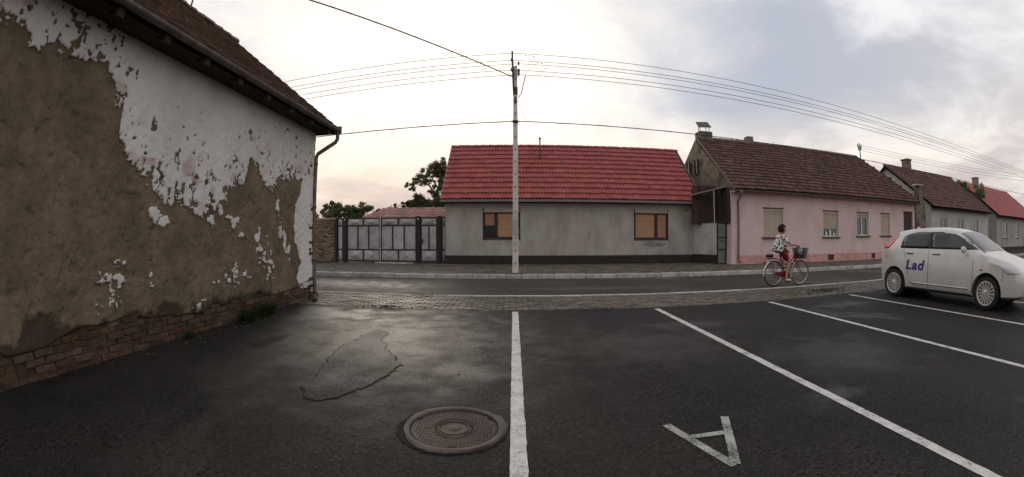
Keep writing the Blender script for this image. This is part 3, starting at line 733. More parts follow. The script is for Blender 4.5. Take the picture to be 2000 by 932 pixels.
def leaf(name, x0, x1, top, mid, low, zb=GB):
    t = .055; z1, z2 = zb + .52, GT - .40
    mb = MB(); y0, y1 = GY - .03, GY + .03
    mb.box(x0, x0 + t, y0, y1, zb, GT); mb.box(x1 - t, x1, y0, y1, zb, GT)
    for z in (zb, z1, z2, GT - t): mb.box(x0 + t, x1 - t, y0, y1, z, z + t)
    spots = []
    for (za, zb_, k, cr) in ((zb + t, z1, low, True), (z1 + t, z2, mid, False), (z2 + t, GT - t, top, True)):
        wd = (x1 - x0 - 2 * t - (k - 1) * t) / k
        for i in range(k):
            a = x0 + t + i * (wd + t)
            spots.append((a, a + wd, za, zb_, cr))
            if i: mb.box(a - t, a, y0, y1, za, zb_)
    lf = mb.build(name, 'gate_frame', gate)
    for s_ in spots: panel(lf, *s_)
    return lf
leaf('side_panel', -8.30, -7.98, 1, 1, 1)
leaf('gate_leaf', -7.80, -6.10, 2, 3, 2)
lf = leaf('gate_leaf', -6.085, -4.36, 2, 3, 2)
MB().box(-6.12, -6.065, GY - .055, GY - .031, GB, GT + .02).build('cover_strip', 'gate_panel', lf)
dr = leaf('wicket_door', -4.18, -3.40, 1, 2, 1)
mb = MB(); mb.box(-4.13, -4.05, GY - .05, GY - .031, 1.0, 1.2); mb.tube([(-4.09, GY - .05, 1.1), (-4.09, GY - .09, 1.1), (-3.98, GY - .09, 1.1)], .01, 6); mb.build('handle', 'steel', dr)
leaf('side_panel', -3.22, -3.0, 1, 1, 1)
for a, b in ((-8.36, -8.305), (-7.975, -7.805), (-4.355, -4.185), (-3.395, -3.225)):
    mb = MB(); mb.cbox(a, b, GY - .07, GY + .07, ZS - .05, GT + .05, .02); mb.build('post', 'gate_frame', gate)
for x_ in (-4.27, -7.89): MB().ball((x_, GY - .075, 2.10), .035).build('reflector', 'frame_white', gate)
thr = ragged([(-6.3, 17.75), (-4.6, 17.72), (-4.5, 17.93), (-5.4, 17.95), (-6.35, 17.93)], .12, .03, 6)
mb = MB(); mb.prism([(a, b, ZS - .02) for a, b in thr], (0, 0, .05)); struct(mb.build('concrete_threshold', 'kerb'), 'pale concrete lump under the driveway gate')

# ------------------------------------------------------------------ brick wall left of the gate
bw = place('brick_wall', 'rough old brick boundary wall between the crumbling house and the metal gate', 'wall', (-11, 18, ZS))
MB().box(-16, -8.40, 17.96, 18.2, 0, 2.10).build('wall_core', 'mortar', bw)
rr = random.Random(12); mesh3 = [MB().cbox(-.117, .117, -.05, .03, -.03, .03, .006).mesh('brick', 'brick_pale') if 0 else None][:0]
M['brick_pale'] = pm('pale_brick', (.20, .135, .095), (.27, .20, .15), 12, .9, bump=.6, bscale=40, rnd=.3, grime=(.09, .07, .05), gscale=2, gamount=.7)
bm2 = [MB().cbox(-.117, .117, -.03, .03, -.03, .03, .006, Matrix.Rotation(R(90), 4, 'X')).mesh('brick', 'brick_pale') for _ in range(2)]
rest = MB(); k = 0
for r in range(27):
    z = ZS + .06 + r * .074; x = -8.53 - (.12 if r % 2 else 0)
    while x > -15.8:
        m4 = Matrix.Translation((x, 17.955 + rr.uniform(-.018, .012), z)) @ Euler((rr.uniform(-.05, .05), rr.uniform(-.03, .03), rr.uniform(-.05, .05))).to_matrix().to_4x4()
        if rr.random() > .06:
            if x > -10.2: link('brick', bm2[k % 2], bw, mat=m4); k += 1
            else: rest.cbox(-.117, .117, -.03, .03, -.03, .03, .006, m4 @ Matrix.Rotation(R(90), 4, 'X'), rr.random() + .001)
        x -= .25
stuff(rest.build('bricks', 'brick_pale', bw))
mb = MB(); mb.cbox(-16, -8.40, 17.9, 18.26, 2.10, 2.20, .03); mb.build('coping', 'brick_pale', bw)

# ------------------------------------------------------------------ low shed behind the gate
shed = place('tiled_shed', 'low shed with a faded red roof behind the metal gate', 'shed', (-5.9, 24, 0))
MB().box(-8.3, -3.6, 22.2, 25.5, 0, 2.38).build('wall', 'white_wall', shed)
mb = MB(); mb.add([(-8.6, 21.8, 2.30), (-3.45, 21.8, 2.30), (-3.45, 24, 2.98), (-8.0, 24, 2.98), (-8.0, 26, 2.3), (-3.45, 26, 2.3)], [(0, 1, 2, 3), (3, 2, 5, 4), (0, 3, 4)])
rf = mb.build('roof', 'timber', shed)
M['tile_faded'] = pm('faded_tile', (.27, .12, .105), (.34, .19, .165), 2, .8, rnd=.2, grime=(.2, .15, .13), gscale=.8, gamount=.6)
uys = Vector((0, 2.2, .68)); lay(rf, pan_tile(.25, .42, .03, 1, .03, 5), 'tile_faded', (-8.6, 21.76, 2.31), (1, 0, 0), uys, 20, 6, .25, .38, ok=lambda x, y: x > .26 * y, keep=300, seed=6)
caps(rf, (-8.0, 24, 3.02), (-3.4, 24, 3.02), 'tile_faded', .1, .36, 2)

# ------------------------------------------------------------------ trees
def tree(name, label, base, limbs, clumps, nleaf, size, mat, seed, trunk_r=.14, group=None, cat='tree'):
    """limbs: polylines; clumps: (centre, radius, density)"""
    t = place(name, label, cat, base, group); rr = random.Random(seed)
    mb = MB()
    for pts, r0 in limbs:
        k = len(pts); mb.tube(pts, [max(.012, r0 * (1 - .75 * i / (k - 1))) for i in range(k)], 7)
    twig = MB()
    for c_, rad, dn in clumps:
        for _ in range(int(5 + rad * 5)):
            d = Vector((rr.gauss(0, 1), rr.gauss(0, 1), rr.gauss(0, .8))).normalized() * rad * rr.uniform(.5, 1.05); c0 = Vector(c_)
            mb.tube([c0, c0 + d * .5 + Vector((0, 0, rr.uniform(-.08, .08))), c0 + d], [.022, .014, .006], 4, False)
    mb.build('trunk', 'bark', t)
    tot = sum(r ** 2 * d for _, r, d in clumps); lf = MB()
    for c_, rad, dn in clumps:
        c0 = Vector(c_); n = int(nleaf * rad ** 2 * dn / tot); sub = []
        for _ in range(max(4, int(rad * 16))):
            d = Vector((rr.gauss(0, 1), rr.gauss(0, 1), rr.gauss(0, .85))).normalized() * rad * rr.uniform(.35, 1.0); sub.append(c0 + d)
        for _ in range(n):
            p = rr.choice(sub) + Vector((rr.gauss(0, 1), rr.gauss(0, 1), rr.gauss(0, .8))) * rad * .16
            s_ = size * rr.uniform(.6, 1.35); a = Vector((rr.gauss(0, 1), rr.gauss(0, 1), rr.gauss(0, .7))).normalized(); b = a.orthogonal().normalized(); b = (Matrix.Rotation(rr.uniform(0, 6.28), 3, a) @ b)
            cc = a.cross(b); lf.add([p - b * s_, p + cc * s_ * .45, p + b * s_, p - cc * s_ * .45], [(0, 1, 2, 3)], rr.random() + .001)
    lf.build('crown', mat, t)
    return t
def rnd_clumps(c, rad, n, r0, seed, sq=(1, 1, 1)):
    rr = random.Random(seed); out = []
    for _ in range(n):
        d = Vector((rr.gauss(0, 1), rr.gauss(0, 1), rr.gauss(0, 1))).normalized() * rr.random() ** .45
        out.append(((c[0] + d.x * rad * sq[0], c[1] + d.y * rad * sq[1], c[2] + d.z * rad * sq[2]), r0 * rr.uniform(.7, 1.3), 1.))
    return out
B_ = (-6.2, 32, -.05)
cl = [((-6.4, 32, 6.7), .75, 1), ((-5.6, 32, 7.0), .65, 1), ((-5.0, 31.8, 6.6), .75, 1.), ((-4.3, 32, 6.9), .7, .9), ((-7.3, 31.8, 6.3), .55, .8), ((-7.7, 32, 5.75), .5, .7), ((-8.6, 32, 5.4), .38, .8), ((-8.0, 32.3, 5.3), .4, .6), ((-6.9, 31.6, 5.7), .5, .5), ((-6.0, 32.2, 5.9), .6, .6), ((-5.2, 32, 5.6), .6, .6), ((-4.5, 31.8, 5.7), .6, .7), ((-6.3, 31.8, 4.9), .5, .7), ((-6.0, 32, 4.3), .55, .9), ((-5.3, 32, 4.8), .5, .6)]
lm = [([B_, (-6.2, 32, 2), (-6.25, 32, 3.6), (-6.1, 32, 4.8), (-5.8, 32, 6), (-5.6, 32, 7)], .21), ([(-6.15, 32, 4.5), (-6.7, 31.9, 5.4), (-7.4, 31.8, 5.7), (-8.6, 32, 5.4)], .09), ([(-6.1, 32, 4.9), (-5.4, 31.9, 5.6), (-4.5, 31.8, 5.9), (-4.2, 32, 6.8)], .10), ([(-6.2, 32, 4.2), (-5.4, 32, 4.6), (-4.8, 32, 4.9), (-4.4, 32, 5.6)], .07), ([(-6.05, 32, 5.2), (-6.5, 32, 6), (-6.4, 32, 6.8)], .07), ([(-6.9, 31.9, 5.5), (-7.3, 31.8, 6.4)], .05)]
tree('walnut_tree', 'tall open crowned tree just left of the red roof, sky showing through its limbs', B_, lm, cl + [((-5.0, 32.2, 6.1), .7, 1), ((-5.9, 32.1, 6.4), .6, .8), ((-4.4, 32, 6.2), .7, 1), ((-6.9, 32, 6.1), .45, .7), ((-5.6, 32, 5.2), .55, .7)], 20000, .075, 'leaf', 21, .2)
tree('dark_yew', 'low dark tree spreading over the shed roof left of the red roof', (-6.6, 29, -.05), [([(-6.6, 29, 0), (-6.5, 29, 2), (-6.3, 29, 3.6)], .16), ([(-6.5, 29, 2.6), (-7.6, 29, 3.2), (-8.6, 29, 3.4)], .07), ([(-7.3, 29, 3.1), (-7.5, 29, 4.0)], .03)],
     rnd_clumps((-6.2, 29, 3.7), 1.5, 15, .5, 3, (1.15, .5, .3)) + [((-8.9, 29, 3.5), .3, 1), ((-8.3, 29, 3.6), .38, 1), ((-7.7, 29, 3.8), .35, 1), ((-5.2, 29, 3.9), .5, 1), ((-7.0, 29, 4.0), .35, 1)], 9000, .085, 'leaf_dark', 22)
tree('plum_bush', 'round green fruit tree showing over the brick wall, nearest the metal gate', (-10.7, 25, -.05), [([(-10.7, 25, 0), (-10.6, 25, 1.4), (-10.8, 25, 2.6)], .1), ([(-10.6, 25, 1.4), (-10.0, 25, 2.3), (-9.6, 25, 2.8)], .06)], rnd_clumps((-10.5, 25, 2.75), 1.2, 18, .45, 5, (1.2, .7, .62)), 8000, .075, 'leaf_green', 23)
tree('elder_bush', 'loose feathery tree rising highest above the brick wall', (-12.7, 27, -.05), [([(-12.7, 27, 0), (-12.7, 27, 2), (-12.6, 27, 3.6)], .1), ([(-12.7, 27, 2), (-13.3, 27, 3), (-13.5, 27, 3.6)], .06)], rnd_clumps((-12.7, 27, 3.15), 1.25, 18, .36, 7, (1.15, .6, .8)), 6500, .075, 'leaf_green', 24)
tree('elder_bush', 'small grey green bush against the corner of the crumbling house, over the brick wall', (-13.9, 26, -.05), [([(-13.9, 26, 0), (-13.9, 26, 2), (-13.8, 26, 3)], .1)], rnd_clumps((-13.8, 26, 2.6), 1.2, 13, .42, 9, (1.1, .6, .6)), 4000, .075, 'leaf', 25)
tree('twiggy_shrub', 'thin twiggy shrub between the fruit tree and the shed roof', (-9.2, 27, -.05), [([(-9.2, 27, 0), (-9.2, 27, 2), (-9.3, 27, 3.1)], .05), ([(-9.2, 27, 1.8), (-8.7, 27, 3.1)], .04)], rnd_clumps((-9.1, 27, 2.75), .5, 7, .26, 11, (1.2, .6, .6)), 1300, .075, 'leaf_dark', 26)

# ------------------------------------------------------------------ passage between the two houses
pas = place('passage_shed', 'dark boarded lean-to over the passage between the grey and the pink house', 'shed', (8.7, 17.3, ZS))
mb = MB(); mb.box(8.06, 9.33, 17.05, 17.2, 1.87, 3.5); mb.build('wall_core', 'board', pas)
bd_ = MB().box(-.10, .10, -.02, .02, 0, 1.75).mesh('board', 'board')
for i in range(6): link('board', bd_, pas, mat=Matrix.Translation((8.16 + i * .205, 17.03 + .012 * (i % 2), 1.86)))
mb = MB(); a = [(7.85, 16.6, 3.12), (9.36, 16.05, 3.50), (9.36, 16.6, 3.44), (7.9, 17.1, 3.08)]
mb.prism(a, (0, 0, .06)); mb.build('roof', 'ridge_grey', pas)
for i in range(7): link('board', bd_, pas, mat=Matrix.Translation((9.32 + .012 * (i % 2), 15.96 + i * .2, 1.86)) @ Matrix.Rotation(R(90), 4, 'Z') @ Matrix.Scale(.9, 4, (0, 0, 1)))  # dark cladding added to stand for the shaded side of the gable
MB().tube([(8.72, 16.22, 1.88), (8.72, 16.22, 3.32)], .025, 8).build('post', 'galv', pas)
ww = place('side_wall', 'short white rendered wall slanting out from the grey house to the narrow door', 'wall', (8.5, 16.9, ZS))
d = Vector((8.72 - 8.32, 16.15 - 17.58, 0)); nrm = Vector((-d.y, d.x, 0)).normalized() * .14
mb = MB(); q = [Vector((8.32, 17.58, 0)), Vector((8.72, 16.15, 0)), Vector((8.72, 16.15, 0)) + nrm, Vector((8.32, 17.58, 0)) + nrm]
q0 = Vector((7.86, 16.55, 0)); 
mb = MB(); A_ = Vector((8.30, 17.55, 0)); C_ = Vector((8.80, 16.20, 0)); nr = Vector((.14, .05, 0))
mb.prism([A_ + Vector((0, 0, .52)), C_ + Vector((0, 0, .52)), C_ + nr + Vector((0, 0, .52)), A_ + nr + Vector((0, 0, .52))], (0, 0, 1.38)); mb.build('wall', 'white_wall', ww)
mb = MB(); o_ = Vector((-.02, -.02, 0)); mb.prism([A_ + o_, C_ + o_, C_ + nr, A_ + nr], (0, 0, .51)); mb.build('plinth', 'plinth_black', ww)
nd = place('narrow_door', 'narrow grey green metal door in three fields between the houses', 'door', (9.1, 16.2, ZS))
mb = MB(); mb.box(8.83, 8.88, 16.16, 16.24, ZS, 1.92); mb.box(9.26, 9.31, 16.16, 16.24, ZS, 1.92)
for z in (ZS, .72, 1.26, 1.87): mb.box(8.88, 9.26, 16.16, 16.24, z, z + .05)
mb.build('frame', 'win_frame', nd)
for a, b in ((ZS + .05, .72), (.77, 1.26), (1.31, 1.87)): MB().box(8.88, 9.26, 16.18, 16.22, a, b).build('door_panel', 'door_green', nd)
MB().box(9.0, 9.14, 16.165, 16.179, 1.10, 1.14).build('letter_slot', 'win_frame', nd)

# ------------------------------------------------------------------ pink house
pink = place('pink_house', 'long pink house with shuttered windows under a steep brown tiled roof', 'house', (16.5, 19, ZS))
PY = 15.8; P0, P1 = 9.34, 23.8; PT = 3.34
ops = [(11.13, 12.30, 1.29, 2.57), (15.04, 16.17, 1.32, 2.56), (17.75, 18.78, 1.38, 2.56), (19.96, 20.92, 1.40, 2.58), (22.45, 23.55, .32, 2.80)]
vn = [(15.37, 15.82, .17, .44), (19.05, 19.41, .18, .45)]
mb = wall_open(MB(), P0, P1, .5, PT, [o for o in ops[:4]] + [(22.45, 23.55, .5, 2.80)], PY, .17)
mb.quad((P0, 23.4, 0), (P0, PY, 0), (P0, PY, 1.95), (P0, 23.4, 1.95)); mb.quad((P1, PY, 0), (P1, 23.4, 0), (P1, 23.4, PT), (P1, PY, PT))
mb.quad((P1, 23.4, 0), (P0, 23.4, 0), (P0, 23.4, PT), (P1, 23.4, PT))
wl = mb.build('wall', 'wall_pink', pink)
mb = MB(); mb.box(P0 - .003, 9.62, PY - .05, PY - .001, 1.90, PT); mb.box(P0 - .003, 9.62, PY - .05, PY - .001, ZS, 1.897); mb.build('corner_pilaster', 'wall_pink', pink)
mb = wall_open(MB(), 9.63, P1, 0, .5, vn + [(22.45, 23.55, .3, .5)], PY - .025, .12); mb.quad((9.63, PY - .025, .5), (P1, PY - .025, .5), (P1, PY, .5), (9.63, PY, .5)); mb.build('plinth', 'plinth_pink', pink)
for a, b, c, d in vn:
    mb = MB()
    for i in range(4): mb.box(a + .01, b - .01, PY + .0, PY + .02, c + .01 + i * (d - c) / 4, c + (i + .72) * (d - c) / 4)
    mb.build('cellar_vent', 'vent', pink)
for k, (a, b, c, d) in enumerate(ops[:4]):
    y = PY + .10
    mb = MB()
    for q in ((a, a + .055, c, d), (b - .055, b, c, d), (a + .055, b - .055, c, c + .055), (a + .055, b - .055, d - .055, d)): mb.box(q[0] + .002, q[1] - .002, y, y + .06, q[2] + .002, q[3] - .002)
    mid = (a + b) / 2; mb.box(mid - .04, mid + .04, y, y + .06, c + .055, d - .055)
    fr = mb.build('window', 'frame_white', pink)
    MB().box(a + .05, b - .05, y + .03, y + .04, c + .05, d - .05).build('pane', 'glass_grey', fr)
    mb = MB(); mb.cbox(a - .10, b + .10, PY - .09, PY + .10, c - .075, c - .003, .01); mb.build('sill', 'sill', fr)
    low = (c + .01, c + .40, d - .27, c + .01)[k]
    slats(fr, a + .01, b - .01, low, d - .10, PY + .085, 'blind_cream')
    MB().box(a + .003, b - .003, PY + .03, PY + .098, d - .10, d - .003).build('shutter_box', 'blind_cream', fr)
    MB().box(a - .04, b + .04, PY - .03, PY + .02, d + .004, d + .05).build('lintel', 'sill', fr)
    if k == 1:
        for q in range(3): MB().box(a + .2 + q * .3, a + .34 + q * .3, y - .03, y - .005, c + .06, c + (.24, .30, .2)[q]).build('sill_box', 'frame_white', fr)
mb = MB(); mb.box(22.47, 22.985, PY + .09, PY + .14, .32, 2.79); mb.box(23.015, 23.53, PY + .09, PY + .14, .32, 2.79); mb.box(22.985, 23.015, PY + .10, PY + .13, .32, 2.79)
for x in (22.56, 23.1):
    for z in (.45, 1.25, 2.05): mb.box(x, x + .34, PY + .075, PY + .089, z, z + .6)
fd = mb.build('front_door', 'door_dark', pink)
MB().box(22.9, 22.96, PY + .06, PY + .088, 1.25, 1.42).build('handle', 'galv', fd)
# gable wall towards the grey house
qy, qz, ry, rz = 15.42, 3.32, 19.6, 6.48
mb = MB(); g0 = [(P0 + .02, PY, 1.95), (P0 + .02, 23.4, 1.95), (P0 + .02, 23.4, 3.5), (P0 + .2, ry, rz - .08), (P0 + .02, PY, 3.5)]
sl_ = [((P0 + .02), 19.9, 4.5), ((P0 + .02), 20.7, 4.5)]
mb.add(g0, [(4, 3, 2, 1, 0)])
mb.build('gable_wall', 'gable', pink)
for y in (19.35, 20.35):
    mb = MB(); mb.box(P0 + .06, P0 + .12, y - .16, y + .16, 4.55, 5.25); mb.box(P0 + .02, P0 + .12, y - .2, y - .16, 4.5, 5.3); mb.box(P0 + .02, P0 + .12, y + .16, y + .2, 4.5, 5.3)
    mb.build('attic_slit', 'win_frame', pink)
EX0, EX1, RX0, RX1 = 9.38, 23.95, 9.70, 22.3
back = 2 * ry - qy
mb = MB(); V = [(EX0, qy, qz), (EX1, qy, qz), (RX1, ry, rz), (RX0, ry, rz), (EX0, back, qz), (EX1, back, qz)]
mb.add(V, [(0, 1, 2, 3), (3, 2, 5, 4), (1, 5, 2)]); mb.add([(x, y, z - .08) for x, y, z in V], [(3, 2, 1, 0), (4, 5, 2, 3), (2, 5, 1)])
roof = mb.build('roof', 'timber', pink)
uy = Vector((0, ry - qy, rz - qz)); nr = 17; ex = uy.length / nr
lay(roof, pan_tile(.222, ex + .05, .055, 1, .032, 6), 'tile_brown', (EX0 - .05, qy - .05, qz + .005), (1, 0, 0), uy, 67, nr, .22, ex, jit=.008, shift=lambda r: .32 * r / nr,
    ok=lambda x, y: x < (EX1 - EX0) - (EX1 - RX1) * y / uy.length - .06, rank=lambda L: L[3] * 30 + abs(L[0].x - 10) * .8, seed=13)
hp = Vector((RX1 - EX1, ry - 0, 0)); hb = Vector((0, 1, 0)); hu = Vector((RX1 - EX1, 0, rz - qz)); hl = hu.length
lay(roof, pan_tile(.222, .36, .032, 1, .028, 6), 'tile_brown', (EX1 + .03, qy, qz), (0, 1, 0), hu, 38, int(hl / .3), .22, .3, jit=.008, ok=lambda x, y: abs(x - (back - qy) / 2) < (back - qy) / 2 * (1 - y / hl) - .1, keep=0, seed=14)
caps(roof, (RX0 - .05, ry, rz + .07), (RX1, ry, rz + .07), 'ridge_grey', .12, .36, 3)
caps(roof, (EX1, qy, qz + .08), (RX1, ry, rz + .06), 'tile_brown', .11, .36, 4)
mb = MB(); mb.prism([(EX0 - .09, qy, qz - .05), (RX0 - .09, ry, rz - .03), (RX0 - .09, ry, rz + .07), (EX0 - .09, qy, qz + .06)], (.1, 0, 0)); mb.build('verge', 'ridge_grey', pink)
mb = MB(); GZp, GYp = qz - .03, qy - .075; vs = []
for x in (EX0 - .02, EX1):
    for k in range(9): a = math.pi + math.pi * k / 8; vs.append((x, GYp + .07 * math.cos(a), GZp + .075 * math.sin(a)))
mb.add(vs, [(k, 9 + k, 10 + k, k + 1) for k in range(8)] + [tuple(range(9)), tuple(range(9, 18))[::-1]]); mb.build('gutter', 'gutter', pink)
MB().box(P0, P1, qy + .02, PY + .02, qz - .12, qz - .06).build('soffit', 'plinth_pink', pink)
mb = MB(); mb.lathe([(.09, .1), (.11, .02), (.06, -.12), (.045, -.16)], 10, Matrix.Translation((9.62, GYp, GZp - .10)))
mb.tube([(9.62, GYp, GZp - .22), (9.66, PY - .12, GZp - .45), (9.68, PY - .10, GZp - .6), (9.68, PY - .10, .42), (9.69, PY - .14, .28), (9.72, PY - .22, .20)], .045, 10); mb.build('downpipe', 'gutter', pink, smooth=True)
# chimneys
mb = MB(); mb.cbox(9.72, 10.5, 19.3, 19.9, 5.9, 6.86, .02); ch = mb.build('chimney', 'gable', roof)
mb = MB()
mb.prism([(9.66, 19.28, 7.02), (10.42, 19.22, 7.06), (10.56, 19.9, 7.52), (9.84, 19.95, 7.48)], (0, 0, .045))
for p_, z_ in (((9.8, 19.38), 7.08), ((10.34, 19.36), 7.13), ((10.4, 19.84), 7.48), ((9.95, 19.86), 7.44)): mb.tube([(p_[0], p_[1], 6.84), (p_[0], p_[1], z_)], .018, 6)
mb.build('chimney_cowl', 'steel', roof)
mb = MB(); cy_ = ry + .3
for i in range(5): mb.cbox(13.05, 13.45, cy_ - .2, cy_ + .2, 6.3 + i * .13, 6.42 + i * .13, .012)
mb.box(13.07, 13.43, cy_ - .18, cy_ + .18, 6.2, 6.94); mb.build('chimney', 'brick_pale', roof)
# roof mast with its insulators
ms = place('roof_mast', 'electric mast with insulator arms on the far end of the brown roof', 'mast', (22.0, 19.1, 5.9))
MB().tube([(22.0, 18.9, 5.8), (22.0, 18.9, 7.28)], .035, 8).build('pole', 'steel', ms)
mb = MB(); mb.box(21.8, 22.2, 18.87, 18.93, 7.02, 7.06); mb.box(21.85, 22.15, 18.87, 18.93, 6.82, 6.86); mb.build('crossarm', 'steel', ms)
for x, z in ((21.82, 7.06), (22.18, 7.06), (21.87, 6.86), (22.13, 6.86)):
    MB().lathe([(.001, .17), (.04, .15), (.045, .08), (.03, .06), (.045, .02), (.02, 0)], 8, Matrix.Translation((x, 18.9, z))).build('insulator', 'insul', ms)

# ------------------------------------------------------------------ houses further along the street
def far_house(name, label, x0, x1, y, wallm, tilem, eave, ridge, wins, depth=8, gab=0., seed=1):
    h = place(name, label, 'house', ((x0 + x1) / 2, y + depth / 2, ZS)); ym = y + depth / 2
    mb = wall_open(MB(), x0, x1, 0, eave, wins, y, .15)
    for x in (x0, x1): mb.add([(x, y, 0), (x, y + depth, 0), (x, y + depth, eave), (x, ym, ridge - .1), (x, y, eave)], [(0, 1, 2, 3, 4)] if x == x1 else [(4, 3, 2, 1, 0)])
    mb.quad((x1, y + depth, 0), (x0, y + depth, 0), (x0, y + depth, eave), (x1, y + depth, eave)); mb.build('wall', wallm, h)
    for a, b, c, d in wins:
        mb = MB()
        for q in ((a, a + .06, c, d), (b - .06, b, c, d), (a + .06, b - .06, c, c + .06), (a + .06, b - .06, d - .06, d), ((a + b) / 2 - .04, (a + b) / 2 + .04, c + .06, d - .06)): mb.box(q[0] + .002, q[1] - .002, y + .06, y + .11, q[2] + .002, q[3] - .002)
        f = mb.build('window', 'frame_white', h); MB().box(a + .05, b - .05, y + .085, y + .095, c + .05, d - .05).build('pane', 'glass_grey', f)
        MB().box(a - .06, b + .06, y - .06, y + .05, c - .06, c - .003).build('sill', 'sill', f)
    mb = MB(); V = [(x0 - .25, y - .4, eave - .1), (x1 + .25, y - .4, eave - .1), (x1 + .25, ym, ridge), (x0 - .25, ym, ridge), (x0 - .25, y + depth + .4, eave - .1), (x1 + .25, y + depth + .4, eave - .1)]
    mb.add(V, [(0, 1, 2, 3), (3, 2, 5, 4)]); mb.add([(a, b, c - .1) for a, b, c in V], [(3, 2, 1, 0), (4, 5, 2, 3)]); rf = mb.build('roof', 'timber', h)
    uy = Vector((0, ym - y + .4, ridge - eave + .1)); n = int(uy.length / .36)
    lay(rf, pan_tile(.30, .46, .04, 1, .04, 4), tilem, (x0 - .27, y - .45, eave - .08), (1, 0, 0), uy, int((x1 - x0 + .5) / .298), n, .298, uy.length / n, jit=.006, keep=0, seed=seed)
    caps(rf, (x0 - .25, ym, ridge + .06), (x1 + .25, ym, ridge + .06), tilem, .12, .5, 2)
    mb = MB(); cx_ = x0 + .25 * (x1 - x0); mb.cbox(cx_, cx_ + .6, ym - .3, ym + .3, ridge - .5, ridge + .7, .02); mb.cbox(cx_ - .06, cx_ + .66, ym - .36, ym + .36, ridge + .705, ridge + .8, .02); mb.build('chimney', 'brick_pale', rf)
    MB().box(x0, x1, y - .02, y - .002, ZS, .5).build('plinth', 'plinth_black', h)
    return h
# tall gatepost wall with a scrolled top at the end of the pink house
gp = place('gable_wall', 'dark old gable wall with a stepped top just past the end of the pink house', 'wall', (25.2, 16.2, ZS))
mb = MB(); mb.prism([(24.1, 15.9, 0), (25.4, 15.9, 0), (25.4, 15.9, 3.3), (25.15, 15.9, 3.5), (25.1, 15.9, 4.25), (24.85, 15.9, 4.45), (24.55, 15.9, 4.25), (24.5, 15.9, 3.6), (24.1, 15.9, 3.3)], (0, .35, 0)); mb.build('wall', 'gable', gp)
mb = MB(); mb.cbox(24.45, 25.2, 15.84, 16.32, 4.46, 4.54, .02); mb.build('coping', 'kerb', gp)
far_house('cream_house', 'cream house with a brown roof beyond the pink house', 26.2, 37, 15.9, 'white_wall', 'tile_brown', 3.3, 6.3, [(27.5, 28.7, 1.3, 2.6), (30.5, 31.7, 1.3, 2.6), (33.5, 34.7, 1.3, 2.6)], 8, seed=31)
far_house('grey_house', 'small grey house with a red roof, farthest along the street beyond the brown roofs', 40, 54, 16.2, 'wall_grey', 'tile_red', 3.2, 6.2, [(42, 43.2, 1.3, 2.6), (46, 47.2, 1.3, 2.6), (50, 51.2, 1.3, 2.6)], 8, seed=32)
tree('street_tree', 'dense green tree far along the street beyond the pink house', (38.4, 19, -.05), [([(38.4, 19, 0), (38.4, 19, 2), (38.5, 19, 4)], .15)], rnd_clumps((38.4, 19, 4.4), 1.7, 14, .7, 13, (1, 1, 1)), 5000, .12, 'leaf_green', 27)

# ------------------------------------------------------------------ concrete pole and its lines
PX, PYY = .06, 12.76
pole = place('utility_pole', 'tall pale concrete power pole with a row of holes, standing at the kerb', 'pole', (PX, PYY, ZS))
def pw(z): return .096 - .034 * z / 7.0                       # half width
mb = MB(); H_ = 6.95; zz = [ZS]; hol = [(.42 + i * .40) for i in range(16)]
def seg(x0f, x1f, y0, y1, z0, z1):
    a, b = pw(z0), pw(z1)
    v = [(PX + x0f * a, PYY + y0 * a, z0), (PX + x1f * a, PYY + y0 * a, z0), (PX + x1f * a, PYY + y1 * a, z0), (PX + x0f * a, PYY + y1 * a, z0),
         (PX + x0f * b, PYY + y0 * b, z1), (PX + x1f * b, PYY + y0 * b, z1), (PX + x1f * b, PYY + y1 * b, z1), (PX + x0f * b, PYY + y1 * b, z1)]
    mb.add(v, [(0, 1, 5, 4), (1, 2, 6, 5), (2, 3, 7, 6), (3, 0, 4, 7), (4, 5, 6, 7), (3, 2, 1, 0)])
seg(-1, -.28, -1, 1, ZS - .1, H_); seg(.28, 1, -1, 1, ZS - .1, H_); seg(-.28, .28, -.2, .6, ZS - .1, H_)
z = ZS - .1
for h in hol:
    seg(-.28, .28, -.97, -.2, z, h); z = h + .065
seg(-.28, .28, -.97, -.2, z, H_ - .003)
mb.build('shaft', 'concrete', pole)
mb = MB(); mb.cbox(PX - .34, PX + .36, PYY - .16, PYY + .2, ZS - .05, ZS + .05, .03); mb.build('footing', 'ringconc', pole)
MB().tube([(PX - .05, PYY - .10, 5.95), (PX - .075, PYY - .11, 6.5), (PX - .10, PYY - .10, 7.42)], .030, 8).build('steel_rod', 'steel', pole)
for z, hh in ((6.05, .13), (4.98, .05)):
    a = pw(z) + .012; mb = MB()
    mb.box(PX - a, PX + a, PYY - a, PYY - a + .01, z - hh, z + hh); mb.box(PX - a, PX + a, PYY + a - .01, PYY + a, z - hh, z + hh); mb.box(PX - a, PX - a + .01, PYY - a + .01, PYY + a - .01, z - hh, z + hh); mb.box(PX + a - .01, PX + a, PYY - a + .01, PYY + a - .01, z - hh, z + hh)
    if hh < .1: mb.box(PX - a - .06, PX + a + .06, PYY - a - .012, PYY - a - .001, z - .02, z + .02)
    mb.build('clamp_band', 'steel', pole)
ins = [(.13, 7.33), (.10, 7.06), (.12, 6.93), (.10, 6.70), (.10, 6.53)]
for q, (x, z) in enumerate(ins):
    xx = PX - .10 if q == 0 else PX + (.11 if q % 2 == 0 else -.12)
    mb = MB(); mb.tube([(PX + (-.08 if q == 0 else 0), PYY - .09, z), (xx, PYY - .16, z), (xx, PYY - .16, z + .03)], .009, 6); mb.lathe([(.001, .13), (.026, .12), (.034, .06), (.022, .045), (.034, .01), (.012, 0)], 8, Matrix.Translation((xx, PYY - .16, z + .02))); mb.build('insulator', 'insul', pole)
